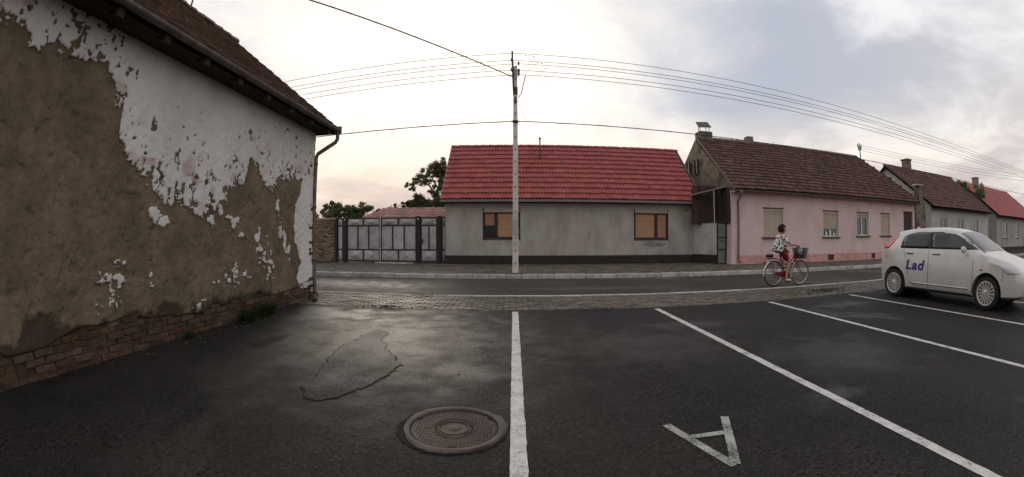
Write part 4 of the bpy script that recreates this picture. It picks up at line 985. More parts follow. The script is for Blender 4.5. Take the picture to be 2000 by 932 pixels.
mb = MB(); mb.box(PX + .07, PX + .15, PYY - .13, PYY - .05, 6.62, 6.82); mb.tube([(PX + .09, PYY - .1, 5.78), (PX + .2, PYY - .12, 5.95), (PX + .26, PYY - .12, 6.25), (PX + .34, PYY - .12, 6.6)], .016, 6); mb.build('cable_bracket', 'steel', pole)
MB().prism([(PX - .05, PYY - .11, 5.62), (PX + .05, PYY - .11, 5.62), (PX + .012, PYY - .11, 5.86), (PX - .012, PYY - .11, 5.86)], (0, .02, 0)).build('cable_clamp', 'steel', pole)
mb = MB(); rr = random.Random(3)
for q in range(6):
    x = PX + .45 + .11 * q; z0 = 7.22 - .13 * q; mb.tube([(x, PYY - .16, z0), (x + .06 + .05 * rr.random(), PYY - .2, z0 - .12), (x + .02, PYY - .2, z0 - .3), (x - .22, PYY - .17, z0 - .42)], .0045, 4)
for q in range(3):
    x = PX - .12; z0 = 7.0 - .2 * q; mb.tube([(x, PYY - .16, z0), (x - .09, PYY - .2, z0 - .1), (x - .09, PYY - .2, z0 - .35), (x, PYY - .17, z0 - .45)], .0045, 4)
for q, z in ((0, 7.30), (1, 7.29), (2, 7.27), (3, 7.03), (4, 7.02), (5, 6.83)): mb.ball((PX + .35 + .13 * q, PYY - .16, z), .022, 6, 4)
mb.build('splice_loops', 'wire', pole)['kind'] = 'stuff'; mb = MB(); mb.tube([(PX + .08, PYY - .1, 5.7), (PX + .17, PYY - .12, 5.4), (PX + .28, PYY - .13, 5.16), (PX + .36, PYY - .12, 4.95)], .006, 5); mb.build('jumper_wire', 'wire', pole)
z = 1.72; a = pw(z); st = ragged([(-.10, 1.34), (.085, 1.32), (.10, 1.66), (.06, 1.86), (-.085, 1.85), (-.095, 1.6)], .05, .012, 4)
MB().prism([(PX + x, PYY - a - .006, z_) for x, z_ in st], (0, .004, 0)).build('notice', 'paper', pole)
def span(name, label, a, b, sag, r, cat='cable', group=None, n=26, more=None, twist=0.):
    pts = []
    segs = [(a, b)] + (more or [])
    for k, (p, q) in enumerate(segs):
        p = Vector(p); q = Vector(q)
        for i in range(n + 1):
            if k and i == 0: continue
            t_ = i / n; v = p.lerp(q, t_); v.z -= sag * 4 * t_ * (1 - t_); pts.append(v)
    mb = MB(); mb.tube(pts, r, 5)
    if twist:
        q2 = [v + Vector((0, math.cos(i * 1.9) * twist, math.sin(i * 1.9) * twist)) for i, v in enumerate(pts)]; mb.tube(q2, r * .7, 4)
    return tag(mb.build(name, 'wire'), label, cat, group)
names = ['topmost of the five thin power lines, tied to the steel rod above the pole', 'second highest of the five thin power lines crossing the pole', 'middle one of the five thin power lines crossing the pole', 'fourth of the five thin power lines, counted from the top', 'lowest of the five thin power lines crossing the upper pole']
for q, (x, z) in enumerate(ins):
    xx = PX - .10 if q == 0 else PX + (.11 if q % 2 == 0 else -.12)
    c_ = (xx, PYY - .16, z + .06); sep_ = (.25, .1, -.05, -.28, -.5)[q]
    span('power_line', names[q], (-34, 13.4, z + .02 + sep_ * .3), c_, .42, .009, 'power line', 'power lines along the street', 26, [(c_, (44, 13.2, 6.55 + sep_ * .75))])
c_ = (PX, PYY - .11, 4.98)
span('telephone_cable', 'thicker twisted cable low on the pole running along the street past both houses', (-30, 12.3, 4.75), c_, .30, .014, 'cable', None, 60, [(c_, (44, 13.4, 4.85))], .012)
span('service_cable', 'heavy cable slanting from the pole top over the crumbling house', (-9.6, 1.2, 6.9), (PX - .06, PYY - .1, 6.52), .12, .017, 'cable', None, 60, None, .012)
for k, (dz, dy) in enumerate(((7.14, 0), (6.98, .05), (6.8, -.05))):
    span('mast_wire', ('highest', 'middle', 'lowest')[k] + ' of the three wires leaving the roof mast on the pink house to the right', (22.05 + .1 * k, 18.85, dz), (44, 15 - k, 6.9 - .45 * k), .35, .009, 'wire', 'wires from the roof mast')
# ------------------------------------------------------------------ manhole
man = thing('manhole', 'round rusty brown manhole cover in a concrete ring, beside the white line', 'manhole', (-.395, 2.49, 0))
mb = MB(); rr = random.Random(9); n = 64; vs = []
prof = [(.356, -.02), (.348, .010), (.335, .018), (.306, .016), (.298, .010), (.296, -.03)]
for k, (r_, z) in enumerate(prof):
    for j in range(n):
        a = 2 * math.pi * j / n; q = r_ + (.012 * math.sin(3 * a + 1) + rr.uniform(-.007, .007) if k < 2 else 0)
        vs.append((q * math.cos(a), q * math.sin(a), z))
mb.add(vs, [(k * n + j, k * n + (j + 1) % n, (k + 1) * n + (j + 1) % n, (k + 1) * n + j) for k in range(len(prof) - 1) for j in range(n)])
mb.build('ring', 'ringconc', man, smooth=True)
mb = MB(); n = 72; vs = []
prof = [(.366, .0045), (.352, .0065)]
for k, (r_, z) in enumerate(prof):
    for j in range(n):
        a = 2 * math.pi * j / n; q = r_ + (rr.uniform(-.012, .012) + .014 * math.sin(a + 4.4) * (math.cos(a) < .3) if k == 0 else 0); vs.append((q * math.cos(a), q * math.sin(a), z))
mb.add(vs, [(j, (j + 1) % n, n + (j + 1) % n, n + j) for j in range(n)]); mb.build('joint', 'crack', man)
cov = MB().lathe([(.288, -.03), (.288, .002), (.283, .005), (.274, .005), (.271, .001), (.001, .001)], 64).build('cover', 'ironcover', man, smooth=True)
mb = MB(); st_ = .0225
for i in range(-13, 14):
    for j in range(-13, 14):
        x, y = i * st_, j * st_; q = math.hypot(x, y)
        if .148 < q < .262: mb.cbox(x - .0078, x + .0078, y - .0078, y + .0078, 0, .0036, .0015, Matrix.Translation((0, 0, .0005)))
for k in range(40):
    a = 2 * math.pi * k / 40; ln = .022 if k % 5 else .012
    mb.cbox(-ln / 2, ln / 2, -.004, .004, 0, .005, .001, Matrix.Translation((.122 * math.cos(a), .122 * math.sin(a), .0005)) @ Matrix.Rotation(a, 4, 'Z'))
mb.lathe([(.148, .001), (.146, .006), (.142, .006), (.140, .001)], 48); mb.lathe([(.102, .001), (.100, .006), (.096, .006), (.094, .001)], 40)
mb.build('relief', 'ironcover', cov)
mb = MB(); mb.lathe([(.05, .001), (.042, .004), (.020, .007), (.001, .007)], 24)
for k in range(0): a = k * math.pi / 4; mb.cbox(-.035, .035, -.008, .008, 0, .007, .002, Matrix.Translation((.062 * math.cos(a), .062 * math.sin(a), .0005)) @ Matrix.Rotation(a, 4, 'Z') @ Matrix.Scale(.5, 4, (1, 0, 0)))
mb.build('rosette', 'ironcover', cov, smooth=True)
for a in (.6, 2.7, 4.8): MB().cbox(-.022, .022, -.009, .009, -.001, .0085, .001, Matrix.Translation((.283 * math.cos(a), .283 * math.sin(a), 0)) @ Matrix.Rotation(a + R(90), 4, 'Z')).build('lift_slot', 'crack', cov)

# ------------------------------------------------------------------ fallen leaves and bits of dirt
rr = random.Random(17); mb = MB()
def litter(cx_, cy_, a, b, n, s0):
    for _ in range(n):
        x, y = rr.gauss(cx_, a), rr.gauss(cy_, b); s_ = s0 * rr.uniform(.5, 1.3); an = rr.uniform(0, 6.28); ca, sa = math.cos(an) * s_, math.sin(an) * s_
        z = .012 + rr.random() * .02; mb.add([(x - ca, y - sa, z), (x + sa * .5, y - ca * .5, z + rr.uniform(0, .02)), (x + ca, y + sa, z), (x - sa * .5, y + ca * .5, z + rr.uniform(0, .02))], [(0, 1, 2, 3)], rr.random() + .001)
litter(7.6, 7.75, .30, .10, 130, .045); litter(7.0, 7.5, .35, .07, 70, .04); litter(-2.35, 7.05, .22, .03, 70, .035); litter(1.45, 6.98, .2, .03, 40, .03); litter(-1.9, 8.75, .25, .04, 40, .03)
litter(3, 8.8, 5, .05, 90, .02); litter(-3.9, 4.5, .12, 1.6, 140, .018); litter(2, 12.42, 6, .03, 120, .02); litter(0, 5, 3.5, 2.2, 110, .010)
o = stuff(mb.build('leaf_litter', 'dead_leaf')); o['label'] = 'scattered fallen leaves and dirt along the paving edge'

# ------------------------------------------------------------------ skinned bodies
def skin(nodes, edges, sub=2, root=None):
    """nodes: name -> (position, radius or (rx, ry)); returns vertices and faces of the grown surface"""
    keys = list(nodes); me = bpy.data.meshes.new('tmp'); me.from_pydata([nodes[k][0] for k in keys], [(keys.index(a), keys.index(b)) for a, b in edges], [])
    o = bpy.data.objects.new('tmp', me); col.objects.link(o)
    m = o.modifiers.new('s', 'SKIN'); m.use_smooth_shade = True; m.branch_smoothing = .3
    for i, k in enumerate(keys):
        r_ = nodes[k][1]; me.skin_vertices[0].data[i].radius = (r_, r_) if not isinstance(r_, tuple) else r_
        me.skin_vertices[0].data[i].use_root = (k == (root or keys[0]))
    s_ = o.modifiers.new('d', 'SUBSURF'); s_.levels = sub; s_.render_levels = sub
    dg = bpy.context.evaluated_depsgraph_get(); e = o.evaluated_get(dg).to_mesh()
    v = [tuple(x.co) for x in e.vertices]; f = [tuple(p.vertices) for p in e.polygons]
    bpy.data.objects.remove(o); return v, f
def chain(pts): return {str(i): p for i, p in enumerate(pts)}, [(str(i), str(i + 1)) for i in range(len(pts) - 1)]

M['red_paint'] = pm('red_bike_paint', (.11, .010, .016), rough=.35, spec=.5)
M['chrome'] = pm('chrome', (.55, .55, .55), rough=.22, metal=.9)
M['fender'] = pm('white_fender', (.62, .61, .60), rough=.3, spec=.5)
M['rubber'] = pm('tyre_rubber', (.012, .012, .012), (.02, .02, .02), 20, .75)
M['black'] = pm('black_plastic', (.014, .013, .014), rough=.5)
M['skin'] = pm('skin', (.36, .19, .14), (.40, .22, .165), 8, .55, obj=True)
M['hair'] = pm('dark_hair', (.022, .008, .009), (.045, .016, .016), 60, .6, bump=.8, bscale=70)
M['shorts'] = pm('crimson_cloth', (.11, .007, .02), (.15, .011, .028), 20, .85)
M['shoe'] = pm('white_shoe', (.6, .57, .56), rough=.6)
M['sole'] = pm('dark_sole', (.03, .025, .025), rough=.8)
M['lips'] = pm('lips', (.3, .09, .08), rough=.5)
m, t, p = new_mat('floral_shirt')
co_ = t.n('ShaderNodeNewGeometry').outputs['Position']
v_ = t.n('ShaderNodeTexVoronoi', feature='F1'); t.put(v_, 'Vector', t.mapv(co_, (1, .7, 1))); t.put(v_, 'Scale', 13.)
fl = t.math('SUBTRACT', v_.outputs['Distance'], t.math('MULTIPLY', t.noise(co_, 26, 3), .45))
fl2 = t.ss(t.noise(co_, 10, 2), .38, .44)
t.put(p, 'Base Color', t.mix(t.math('MULTIPLY', t.math('SUBTRACT', 1., t.ss(fl, .15, .19)), fl2), (.60, .57, .56), (.018, .014, .018)))
p.inputs['Roughness'].default_value = .85; M['shirt'] = m

# ------------------------------------------------------------------ bicycle, heading along the street to the right
BY = 9.10
bike = place('bicycle', 'red step-through bicycle with pale fenders and a black front basket, ridden along the street', 'bicycle', (7.25, BY, 0))
RH, FH = Vector((6.775, BY, .335)), Vector((7.735, BY, .335))
BB = Vector((7.19, BY, .285)); ST = Vector((6.98, BY, .80)); HT = Vector((7.50, BY, .86)); HB = Vector((7.545, BY, .66))
mb = MB(); tb = lambda a, b, r: mb.tube([a, b], r, 8)
tb(BB, ST, .017); mb.tube([HB + Vector((-.005, 0, .03)), HB.lerp(BB, .45) + Vector((-.03, 0, -.07)), BB], .019, 8); mb.tube([HT - Vector((-.005, 0, .06)), HT.lerp(BB, .5) + Vector((-.05, 0, -.03)), BB.lerp(ST, .35)], .016, 8); tb(HT, HB, .022)
for s_ in (-.055, .055):
    d = Vector((0, s_, 0)); tb(BB + d * .6, RH + d, .011); tb(ST - Vector((-.03, 0, .09)) + d * .3, RH + d, .010)
mb.build('frame', 'red_paint', bike, smooth=True)
mb = MB(); 
for s_ in (-.055, .055): d = Vector((0, s_, 0)); tb(HB + d, FH + Vector((-.03, s_, .06)), .012); tb(FH + Vector((-.03, s_, .06)), FH + d, .011)
mb.box(HB.x - .02, HB.x + .02, BY - .065, BY + .065, HB.z - .02, HB.z + .012); mb.build('fork', 'red_paint', bike, smooth=True)
for c_ in (RH, FH):
    T4 = Matrix.Translation(c_) @ Matrix.Rotation(R(90), 4, 'X')
    w_ = MB().lathe([(.318 + .017 * math.cos(a), .017 * math.sin(a)) for a in [2 * math.pi * k / 8 for k in range(8)]], 44, T4, True).build('wheel', 'rubber', bike, smooth='all')
    MB().lathe([(.303, -.012), (.306, .012), (.292, .011), (.288, 0), (.292, -.011)], 44, T4, True).build('rim', 'chrome', w_, smooth=True)
    mb = MB()
    for k in range(30):
        a = 2 * math.pi * k / 30; s_ = .028 if k % 2 else -.028
        mb.tube([c_ + Vector((.02 * math.cos(a + .8), s_, .02 * math.sin(a + .8))), c_ + Vector((.292 * math.cos(a), 0, .292 * math.sin(a)))], .0014, 3, False)
    mb.build('spokes', 'chrome', w_)
    MB().lathe([(.008, -.06), (.022, -.04), (.018, 0), (.022, .04), (.008, .06)], 12, T4).build('hub', 'steel', w_)
def fender(c_, a0, a1):
    mb = MB(); vs = []; n = 22
    for i in range(n + 1):
        a = R(a0 + (a1 - a0) * i / n)
        for yy, rr_ in ((-.030, .343), (-.02, .356), (0, .361), (.02, .356), (.030, .343)): vs.append((c_.x + rr_ * math.cos(a), BY + yy, c_.z + rr_ * math.sin(a)))
    mb.add(vs, [(5 * i + j, 5 * i + j + 1, 5 * i + j + 6, 5 * i + j + 5) for i in range(n) for j in range(4)])
    for s_ in (-.032, .032):
        a = R(a1 if c_ is RH else a0); a = R(178) if c_ is RH else R(170)
        mb.tube([c_ + Vector((0, s_ * 1.6, 0)), c_ + Vector((.345 * math.cos(a), s_, .345 * math.sin(a)))], .004, 5)
    mb.build('fender', 'fender', bike, smooth=True)
fender(RH, 35, 188); fender(FH, 60, 200)
mb = MB(); mb.tube([ST, ST + Vector((-.03, 0, .085))], .013, 8); mb.build('seat_post', 'chrome', bike)
v, f = skin(*[{'a': ((6.80, BY, .905), (.10, .035)), 'b': ((6.90, BY, .905), (.085, .035)), 'c': ((7.0, BY, .90), (.035, .028)), 'd': ((7.08, BY, .895), (.022, .022))}, [('a', 'b'), ('b', 'c'), ('c', 'd')]])
MB().add(v, f).build('saddle', 'black', bike, smooth='all')
mb = MB(); mb.tube([HT - Vector((0, 0, .03)), HT + Vector((-.03, 0, .14))], .013, 8)
bar = [Vector((7.36, BY - .29, 1.035)), Vector((7.47, BY - .285, 1.05)), Vector((7.52, BY - .16, 1.03)), HT + Vector((-.03, 0, .14)), Vector((7.52, BY + .16, 1.03)), Vector((7.47, BY + .285, 1.05)), Vector((7.36, BY + .29, 1.035))]
mb.tube(bar, .011, 8); hb_ = mb.build('handlebar', 'chrome', bike, smooth=True)
for s_ in (-1, 1):
    MB().tube([(7.35, BY + s_ * .29, 1.034), (7.46, BY + s_ * .286, 1.05)], .016, 8).build('grip', 'black', hb_)
    MB().tube([(7.46, BY + s_ * .27, 1.035), (7.40, BY + s_ * .275, .995), (7.36, BY + s_ * .28, .99)], .006, 6).build('brake_lever', 'chrome', hb_)
# basket of black wire
mb = MB(); b0 = [(7.60, -.13), (7.84, -.13), (7.84, .13), (7.60, .13)]; b1 = [(7.555, -.17), (7.89, -.17), (7.89, .17), (7.555, .17)]
def ring_(q): z = .72 + .27 * q; return [Vector((a[0] + (b[0] - a[0]) * q, BY + a[1] + (b[1] - a[1]) * q, z)) for a, b in zip(b0, b1)]
for q in (0, .14, .28, .42, .56, .7, .85, 1.0): mb.tube(ring_(q), .009 if q in (0, 1.0) else .0065, 5, False, True)
r0, r1 = ring_(0), ring_(1)
for k in range(4):
    for i in range(8): t_ = i / 8; mb.tube([r0[k].lerp(r0[(k + 1) % 4], t_), r1[k].lerp(r1[(k + 1) % 4], t_)], .0065, 4, False)
for i in range(1, 7): t_ = i / 7; mb.tube([r0[0].lerp(r0[1], t_), r0[3].lerp(r0[2], t_)], .003, 4, False)
mb.tube([(7.58, BY - .08, .75), HB + Vector((.02, -.03, .0))], .006, 5); mb.tube([(7.58, BY + .08, .75), HB + Vector((.02, .03, .0))], .006, 5)
mb.build('basket', 'black', bike)
v, f = skin(*[{'a': ((7.66, BY, .80), (.09, .07)), 'b': ((7.72, BY, .86), (.09, .08)), 'c': ((7.76, BY, 1.0), (.055, .04))}, [('a', 'b'), ('b', 'c')]])
tag(MB().add(v, f).build('bag', 'fender', None, smooth='all'), 'white bag lying in the bicycle basket', 'bag')
v, f = skin(*[{'a': ((6.50, BY, .80), (.10, .05)), 'b': ((6.62, BY, .80), (.11, .055)), 'c': ((6.74, BY, .80), (.09, .05))}, [('a', 'b'), ('b', 'c')]])
tag(MB().add(v, f).build('bag', 'black', None, smooth='all'), 'black bag lying on the rear rack of the bicycle', 'bag')
mb = MB()
for s_ in (-.06, .06): mb.tube([(6.92, BY + s_ * .5, .70), (6.80, BY + s_, .725), (6.52, BY + s_, .725), (6.50, BY + s_, .71)], .007, 6); mb.tube([(6.62, BY + s_, .725), RH + Vector((0, s_ * 1.1, 0))], .006, 5)
for x in (6.55, 6.65, 6.75): mb.tube([(x, BY - .06, .727), (x, BY + .06, .727)], .005, 5)
mb.box(6.50, 6.80, BY - .035, BY + .035, .732, .742); mb.build('rack', 'black', bike)
MB().box(6.44, 6.455, BY - .03, BY + .03, .60, .66).build('rear_reflector', 'red_paint', bike)
CW = Matrix.Translation(BB + Vector((0, -.065, 0))) @ Matrix.Rotation(R(90), 4, 'X')
MB().lathe([(.085, -.004), (.088, 0), (.085, .004), (.06, .004), (.06, -.004)], 28, CW, True).build('chainring', 'chrome', bike)
mb = MB(); mb.prism([(7.29, BY - .075, .30), (7.24, BY - .075, .385), (7.1, BY - .075, .39), (6.80, BY - .075, .375), (6.74, BY - .075, .335), (6.80, BY - .075, .30), (7.1, BY - .075, .22), (7.24, BY - .075, .21)], (0, -.012, 0)); mb.build('chain_guard', 'red_paint', bike)
ca = R(-100); cv = Vector((math.cos(ca), 0, math.sin(ca))) * .165
for s_ in (-1, 1):
    mb = MB(); o_ = Vector((0, s_ * .095, 0)); e_ = BB + o_ + cv * (-s_); mb.tube([BB + o_, e_], .011, 6); mb.tube([BB + o_ * .3, BB + o_], .013, 6); mb.build('crank', 'chrome', bike)
    mb = MB(); mb.cbox(e_.x - .05, e_.x + .05, e_.y + (s_ * .075) - .05, e_.y + s_ * .075 + .05, e_.z - .012, e_.z + .012, .004); mb.build('pedal', 'black', bike)
PR, PL = BB + Vector((0, -.17, 0)) + cv, BB + Vector((0, .17, 0)) - cv

# ------------------------------------------------------------------ the woman riding it
per = place('person', 'woman with short dark hair in a white and black floral shirt riding the bicycle', 'person', (6.95, BY, 0))
hip = Vector((6.90, BY, .985))
N = {'pelvis': ((6.90, BY, .99), (.15, .115)), 'waist': ((6.925, BY, 1.10), (.125, .10)), 'chest': ((6.965, BY, 1.22), (.135, .11)), 'collar': ((6.995, BY, 1.315), (.085, .075)), 'neck': ((7.015, BY, 1.365), .045), 'neck2': ((7.035, BY, 1.41), .044),
     'skull': ((7.055, BY, 1.50), (.066, .088)), 'crown': ((7.045, BY, 1.555), (.045, .055))}
E_ = [('pelvis', 'waist'), ('waist', 'chest'), ('chest', 'collar'), ('collar', 'neck'), ('neck', 'neck2'), ('neck2', 'skull'), ('skull', 'crown')]
for s_, nm, P_ in ((-1, 'r', PR), (1, 'l', PL)):
    y = BY + s_ * .09; ankle = P_ + Vector((-.075, 0, .10)); ankle.y = BY + s_ * .155
    hj = Vector((6.93, y, .945)); d = ankle - hj; L1 = L2 = .435
    dist_ = min(d.length, L1 + L2 - .004); h_ = math.sqrt(max(0, L1 ** 2 - (dist_ / 2) ** 2)); mid = hj + d / 2
    fw = Vector((1, 0, .0)); fw = (fw - d.normalized() * fw.dot(d.normalized())).normalized(); knee = mid + fw * h_
    N.update({nm + 'hip': (tuple(hj), .088), nm + 'thigh': (tuple(hj.lerp(knee, .5)), .075), nm + 'knee': (tuple(knee), .055), nm + 'calf': (tuple(knee.lerp(ankle, .3) + Vector((-.014, 0, 0))), .052), nm + 'shin': (tuple(knee.lerp(ankle, .7)), .038), nm + 'ankle': (tuple(ankle), .031), nm + 'ball': (tuple(P_ + Vector((.05, -.0, .035))), (.036, .022)), nm + 'toe': (tuple(P_ + Vector((.11, 0, .028))), (.028, .014))})
    E_ += [('pelvis', nm + 'hip'), (nm + 'hip', nm + 'thigh'), (nm + 'thigh', nm + 'knee'), (nm + 'knee', nm + 'calf'), (nm + 'calf', nm + 'shin'), (nm + 'shin', nm + 'ankle'), (nm + 'ankle', nm + 'ball'), (nm + 'ball', nm + 'toe')]
    sh = Vector((6.995, BY + s_ * .165, 1.265)); el = Vector((7.17, BY + s_ * .235, 1.085)); wr = Vector((7.355, BY + s_ * .285, 1.075)); pm_ = Vector((7.405, BY + s_ * .288, 1.072))
    N.update({nm + 'sho': (tuple(sh), .056), nm + 'uarm': (tuple(sh.lerp(el, .5)), .045), nm + 'elb': (tuple(el), .036), nm + 'farm': (tuple(el.lerp(wr, .45)), .034), nm + 'wri': (tuple(wr), .023), nm + 'palm': (tuple(pm_), (.030, .018))})
    E_ += [('collar', nm + 'sho'), (nm + 'sho', nm + 'uarm'), (nm + 'uarm', nm + 'elb'), (nm + 'elb', nm + 'farm'), (nm + 'farm', nm + 'wri'), (nm + 'wri', nm + 'palm')]
v, f = skin(N, E_, 2, 'pelvis'); body = MB().add(v, f)
for s_ in (-1, 1):                                            # fingers closed round the grips, thumbs inside
    for k in range(4):
        x = 7.375 + k * .019; y0 = BY + s_ * .288; lr = (1, 1.08, 1.02, .85)[3 - k]
        n_, e_ = chain([((x, y0 - s_ * .004, 1.076), .0095), ((x + .002, y0 + s_ * .022 * lr, 1.064), .009), ((x + .002, y0 + s_ * .025 * lr, 1.040), .0085), ((x, y0 + s_ * .012, 1.020), .008), ((x, y0 - s_ * .008, 1.018), .007)])
        body.add(*skin(n_, e_, 1))
    n_, e_ = chain([((7.375, y0 - s_ * .012, 1.072), .011), ((7.40, y0 - s_ * .028, 1.058), .0105), ((7.425, y0 - s_ * .027, 1.038), .0095), ((7.44, y0 - s_ * .016, 1.026), .008)]); body.add(*skin(n_, e_, 1))
HR = Matrix.Translation((7.06, BY, 1.485)) @ Matrix.Rotation(R(-14), 4, 'Z')   # the head, turned a little to her right
hd = MB(); vs = []; n, k = 24, 18
for i in range(k + 1):
    ph = math.pi * i / k
    for j in range(n):
        a = 2 * math.pi * j / n; x, y, z = math.sin(ph) * math.cos(a), math.sin(ph) * math.sin(a), math.cos(ph)
        jaw = max(0, -z); X = x * (.096 - .022 * jaw * (x < 0)) + .012 * jaw; Y = y * (.074 - .024 * jaw); Z = z * .115
        if x > .6: X += .020 * math.exp(-((y / .16) ** 2) - ((z + .18) / .17) ** 2) * 1.2 - .008 * math.exp(-(((abs(y) - .38) / .14) ** 2) - ((z - .06) / .12) ** 2) + .006 * math.exp(-((y / .3) ** 2) - ((z + .52) / .1) ** 2) + .008 * math.exp(-((y / .3) ** 2) - ((z + .85) / .15) ** 2)
        vs.append(HR @ Vector((X, Y, Z)))
hd.add(vs, [(i * n + j, (i + 1) * n + j, (i + 1) * n + (j + 1) % n, i * n + (j + 1) % n) for i in range(k) for j in range(n)])
for s_ in (-1, 1): hd.ball(HR @ Vector((-.004, s_ * .073, -.006)), 1, 8, 6, .018, .009, .030)
body.add(hd.v, hd.f); bd_o = body.build('body', 'skin', per, smooth='all')
for s_ in (-1, 1): MB().ball(HR @ Vector((.083, s_ * .030, .010)), .0095, 8, 6).build('eye', 'black', bd_o)
mb = MB(); mb.ball(HR @ Vector((.092, 0, -.062)), 1, 8, 6, .008, .022, .007); mb.build('lips', 'lips', bd_o)
hr = MB(); vs = []; rr = random.Random(2); n, k = 28, 16; base = []
for i in range(k + 1):
    ph = R(128) * i / k
    for j in range(n):
        a = 2 * math.pi * j / n; x, y, z = math.sin(ph) * math.cos(a), math.sin(ph) * math.sin(a), math.cos(ph)
        front = max(0, x)
        if ph > R(68) and x > .05: s_ = .90
        else: s_ = 1.14
        vs.append(HR @ Vector((x * .100 * s_ - .008, y * .080 * s_, z * .118 * s_ + .006)) + Vector((rr.gauss(0, .003), rr.gauss(0, .003), rr.gauss(0, .003))))
hr.add(vs, [(i * n + j, (i + 1) * n + j, (i + 1) * n + (j + 1) % n, i * n + (j + 1) % n) for i in range(k) for j in range(n)])
for _ in range(420):                                          # short curls
    d = Vector((rr.gauss(-.35, 1), rr.gauss(0, 1), rr.gauss(.25, .8))).normalized()
    if d.x > .35 and d.z < .45: continue
    if d.z < -.6: continue
    c0 = HR @ Vector((d.x * .110 - .008, d.y * .09, d.z * .13 + .006)); q = Vector((rr.gauss(0, 1), rr.gauss(0, 1), rr.gauss(0, 1))).normalized() * .016
    hr.tube([c0 - q, c0 + HR.to_3x3() @ d * .011, c0 + q], [.004, .006, .003], 4, False)
hr.build('hair', 'hair', per, smooth='all')
# shirt: over the torso with loose elbow sleeves and hem
S = {'hem': ((6.875, BY, .875), (.215, .185)), 'low': ((6.885, BY, .97), (.205, .175)), 'waist': ((6.92, BY, 1.10), (.17, .145)), 'chest': ((6.96, BY, 1.22), (.162, .137)), 'col': ((6.99, BY, 1.30), (.105, .085)), 'neck': ((7.003, BY, 1.33), (.060, .055))}
Se = [('hem', 'low'), ('low', 'waist'), ('waist', 'chest'), ('chest', 'col'), ('col', 'neck')]
for s_, nm in ((-1, 'r'), (1, 'l')):
    S.update({nm + 'a': ((6.995, BY + s_ * .168, 1.268), .072), nm + 'b': ((7.07, BY + s_ * .20, 1.19), .068), nm + 'c': ((7.135, BY + s_ * .222, 1.12), .066)})
    Se += [('col', nm + 'a'), (nm + 'a', nm + 'b'), (nm + 'b', nm + 'c')]
v, f = skin(S, Se, 2, 'hem'); rr = random.Random(6)
v = [(x + .008 * math.sin(z * 38 + y * 21), y + .007 * math.sin(z * 31 + x * 25), z) for x, y, z in v]
MB().add(v, f).build('shirt', 'shirt', per, smooth='all')
S = {'top': ((6.895, BY, .97), (.145, .12)), 'seat': ((6.895, BY, .925), (.155, .13))}; Se = [('top', 'seat')]
for nm in 'rl':
    hj, kn = Vector(N[nm + 'hip'][0]), Vector(N[nm + 'knee'][0]); S.update({nm + '1': (tuple(hj), .105), nm + '2': (tuple(hj.lerp(kn, .5)), .095), nm + '3': (tuple(hj.lerp(kn, .86)), .082)}); Se += [('seat', nm + '1'), (nm + '1', nm + '2'), (nm + '2', nm + '3')]
v, f = skin(S, Se, 2, 'top'); MB().add(v, f).build('shorts', 'shorts', per, smooth='all')
for nm, P_, s_ in (('r', PR, -1), ('l', PL, 1)):
    yy = BY + s_ * .16
    v, f = skin(*[{'h': ((P_.x - .085, yy, P_.z + .048), (.040, .036)), 'm': ((P_.x - .01, yy, P_.z + .044), (.042, .034)), 'b': ((P_.x + .07, yy, P_.z + .036), (.046, .026)), 't': ((P_.x + .125, yy, P_.z + .034), (.034, .020))}, [('h', 'm'), ('m', 'b'), ('b', 't')]])
    sh_ = MB().add(v, f).build('shoe', 'shoe', per, smooth='all')
    mb = MB(); mb.prism([(P_.x - .12, yy - .035, P_.z + .013), (P_.x + .08, yy - .045, P_.z + .013), (P_.x + .15, yy - .015, P_.z + .013), (P_.x + .15, yy + .015, P_.z + .013), (P_.x + .08, yy + .045, P_.z + .013), (P_.x - .12, yy + .035, P_.z + .013)], (0, 0, .016)); mb.build('sole', 'sole', sh_)

# ------------------------------------------------------------------ parked car
M['car_paint'] = pm('white_car_paint', (.53, .515, .485), (.57, .555, .525), 2, .26, spec=.5, coat=.6, obj=True, grime=(.42, .385, .33), gscale=1.6, gamount=.35)
M['car_glass'] = pm('tinted_glass', (.015, .018, .024), rough=.05, spec=.6)
M['tail_red'] = pm('tail_lamp_red', (.50, .010, .03), rough=.12, spec=.6, coat=.5)
M['letter_blue'] = pm('navy_lettering', (.035, .022, .17), rough=.45)
M['alloy'] = pm('silver_wheel_cover', (.50, .49, .48), (.56, .55, .54), 12, .32, metal=.5, obj=True)
M['headlamp'] = pm('headlamp_glass', (.5, .52, .55), rough=.08, spec=.7)
car = thing('parked_car', 'small white hatchback with dark blue lettering parked between the white lines', 'car', (9.045, 6.70, 0), R(-90))
xs_ = np.linspace(0.0, 4.03, 90)
def sm(pts, k=4):
    y = np.interp(xs_, [a for a, _ in pts], [b for _, b in pts])
    for _ in range(k): y[1:-1] = (y[:-2] + 2 * y[1:-1] + y[2:]) / 4
    return y
zr_ = sm([(0, .66), (.04, .84), (.12, 1.0), (.27, 1.16), (.42, 1.33), (.52, 1.415), (.62, 1.435), (.9, 1.47), (1.4, 1.49), (1.8, 1.485), (2.15, 1.45), (2.45, 1.355), (2.8, 1.165), (3.08, 1.005), (3.3, .945), (3.6, .87), (3.84, .75), (3.97, .62), (4.03, .48)])
zb_ = sm([(0, 1.08), (.6, 1.075), (1.5, 1.03), (2.4, .97), (3.1, .93), (4.03, .90)])
zo_ = sm([(0, .36), (.2, .27), (.6, .22), (1.2, .19), (2.8, .19), (3.5, .21), (3.9, .23), (4.03, .30)])
w_ = sm([(0, .50), (.06, .64), (.16, .735), (.32, .79), (.6, .825), (1.0, .84), (2.9, .84), (3.3, .825), (3.6, .775), (3.82, .68), (3.95, .56), (4.03, .42)])
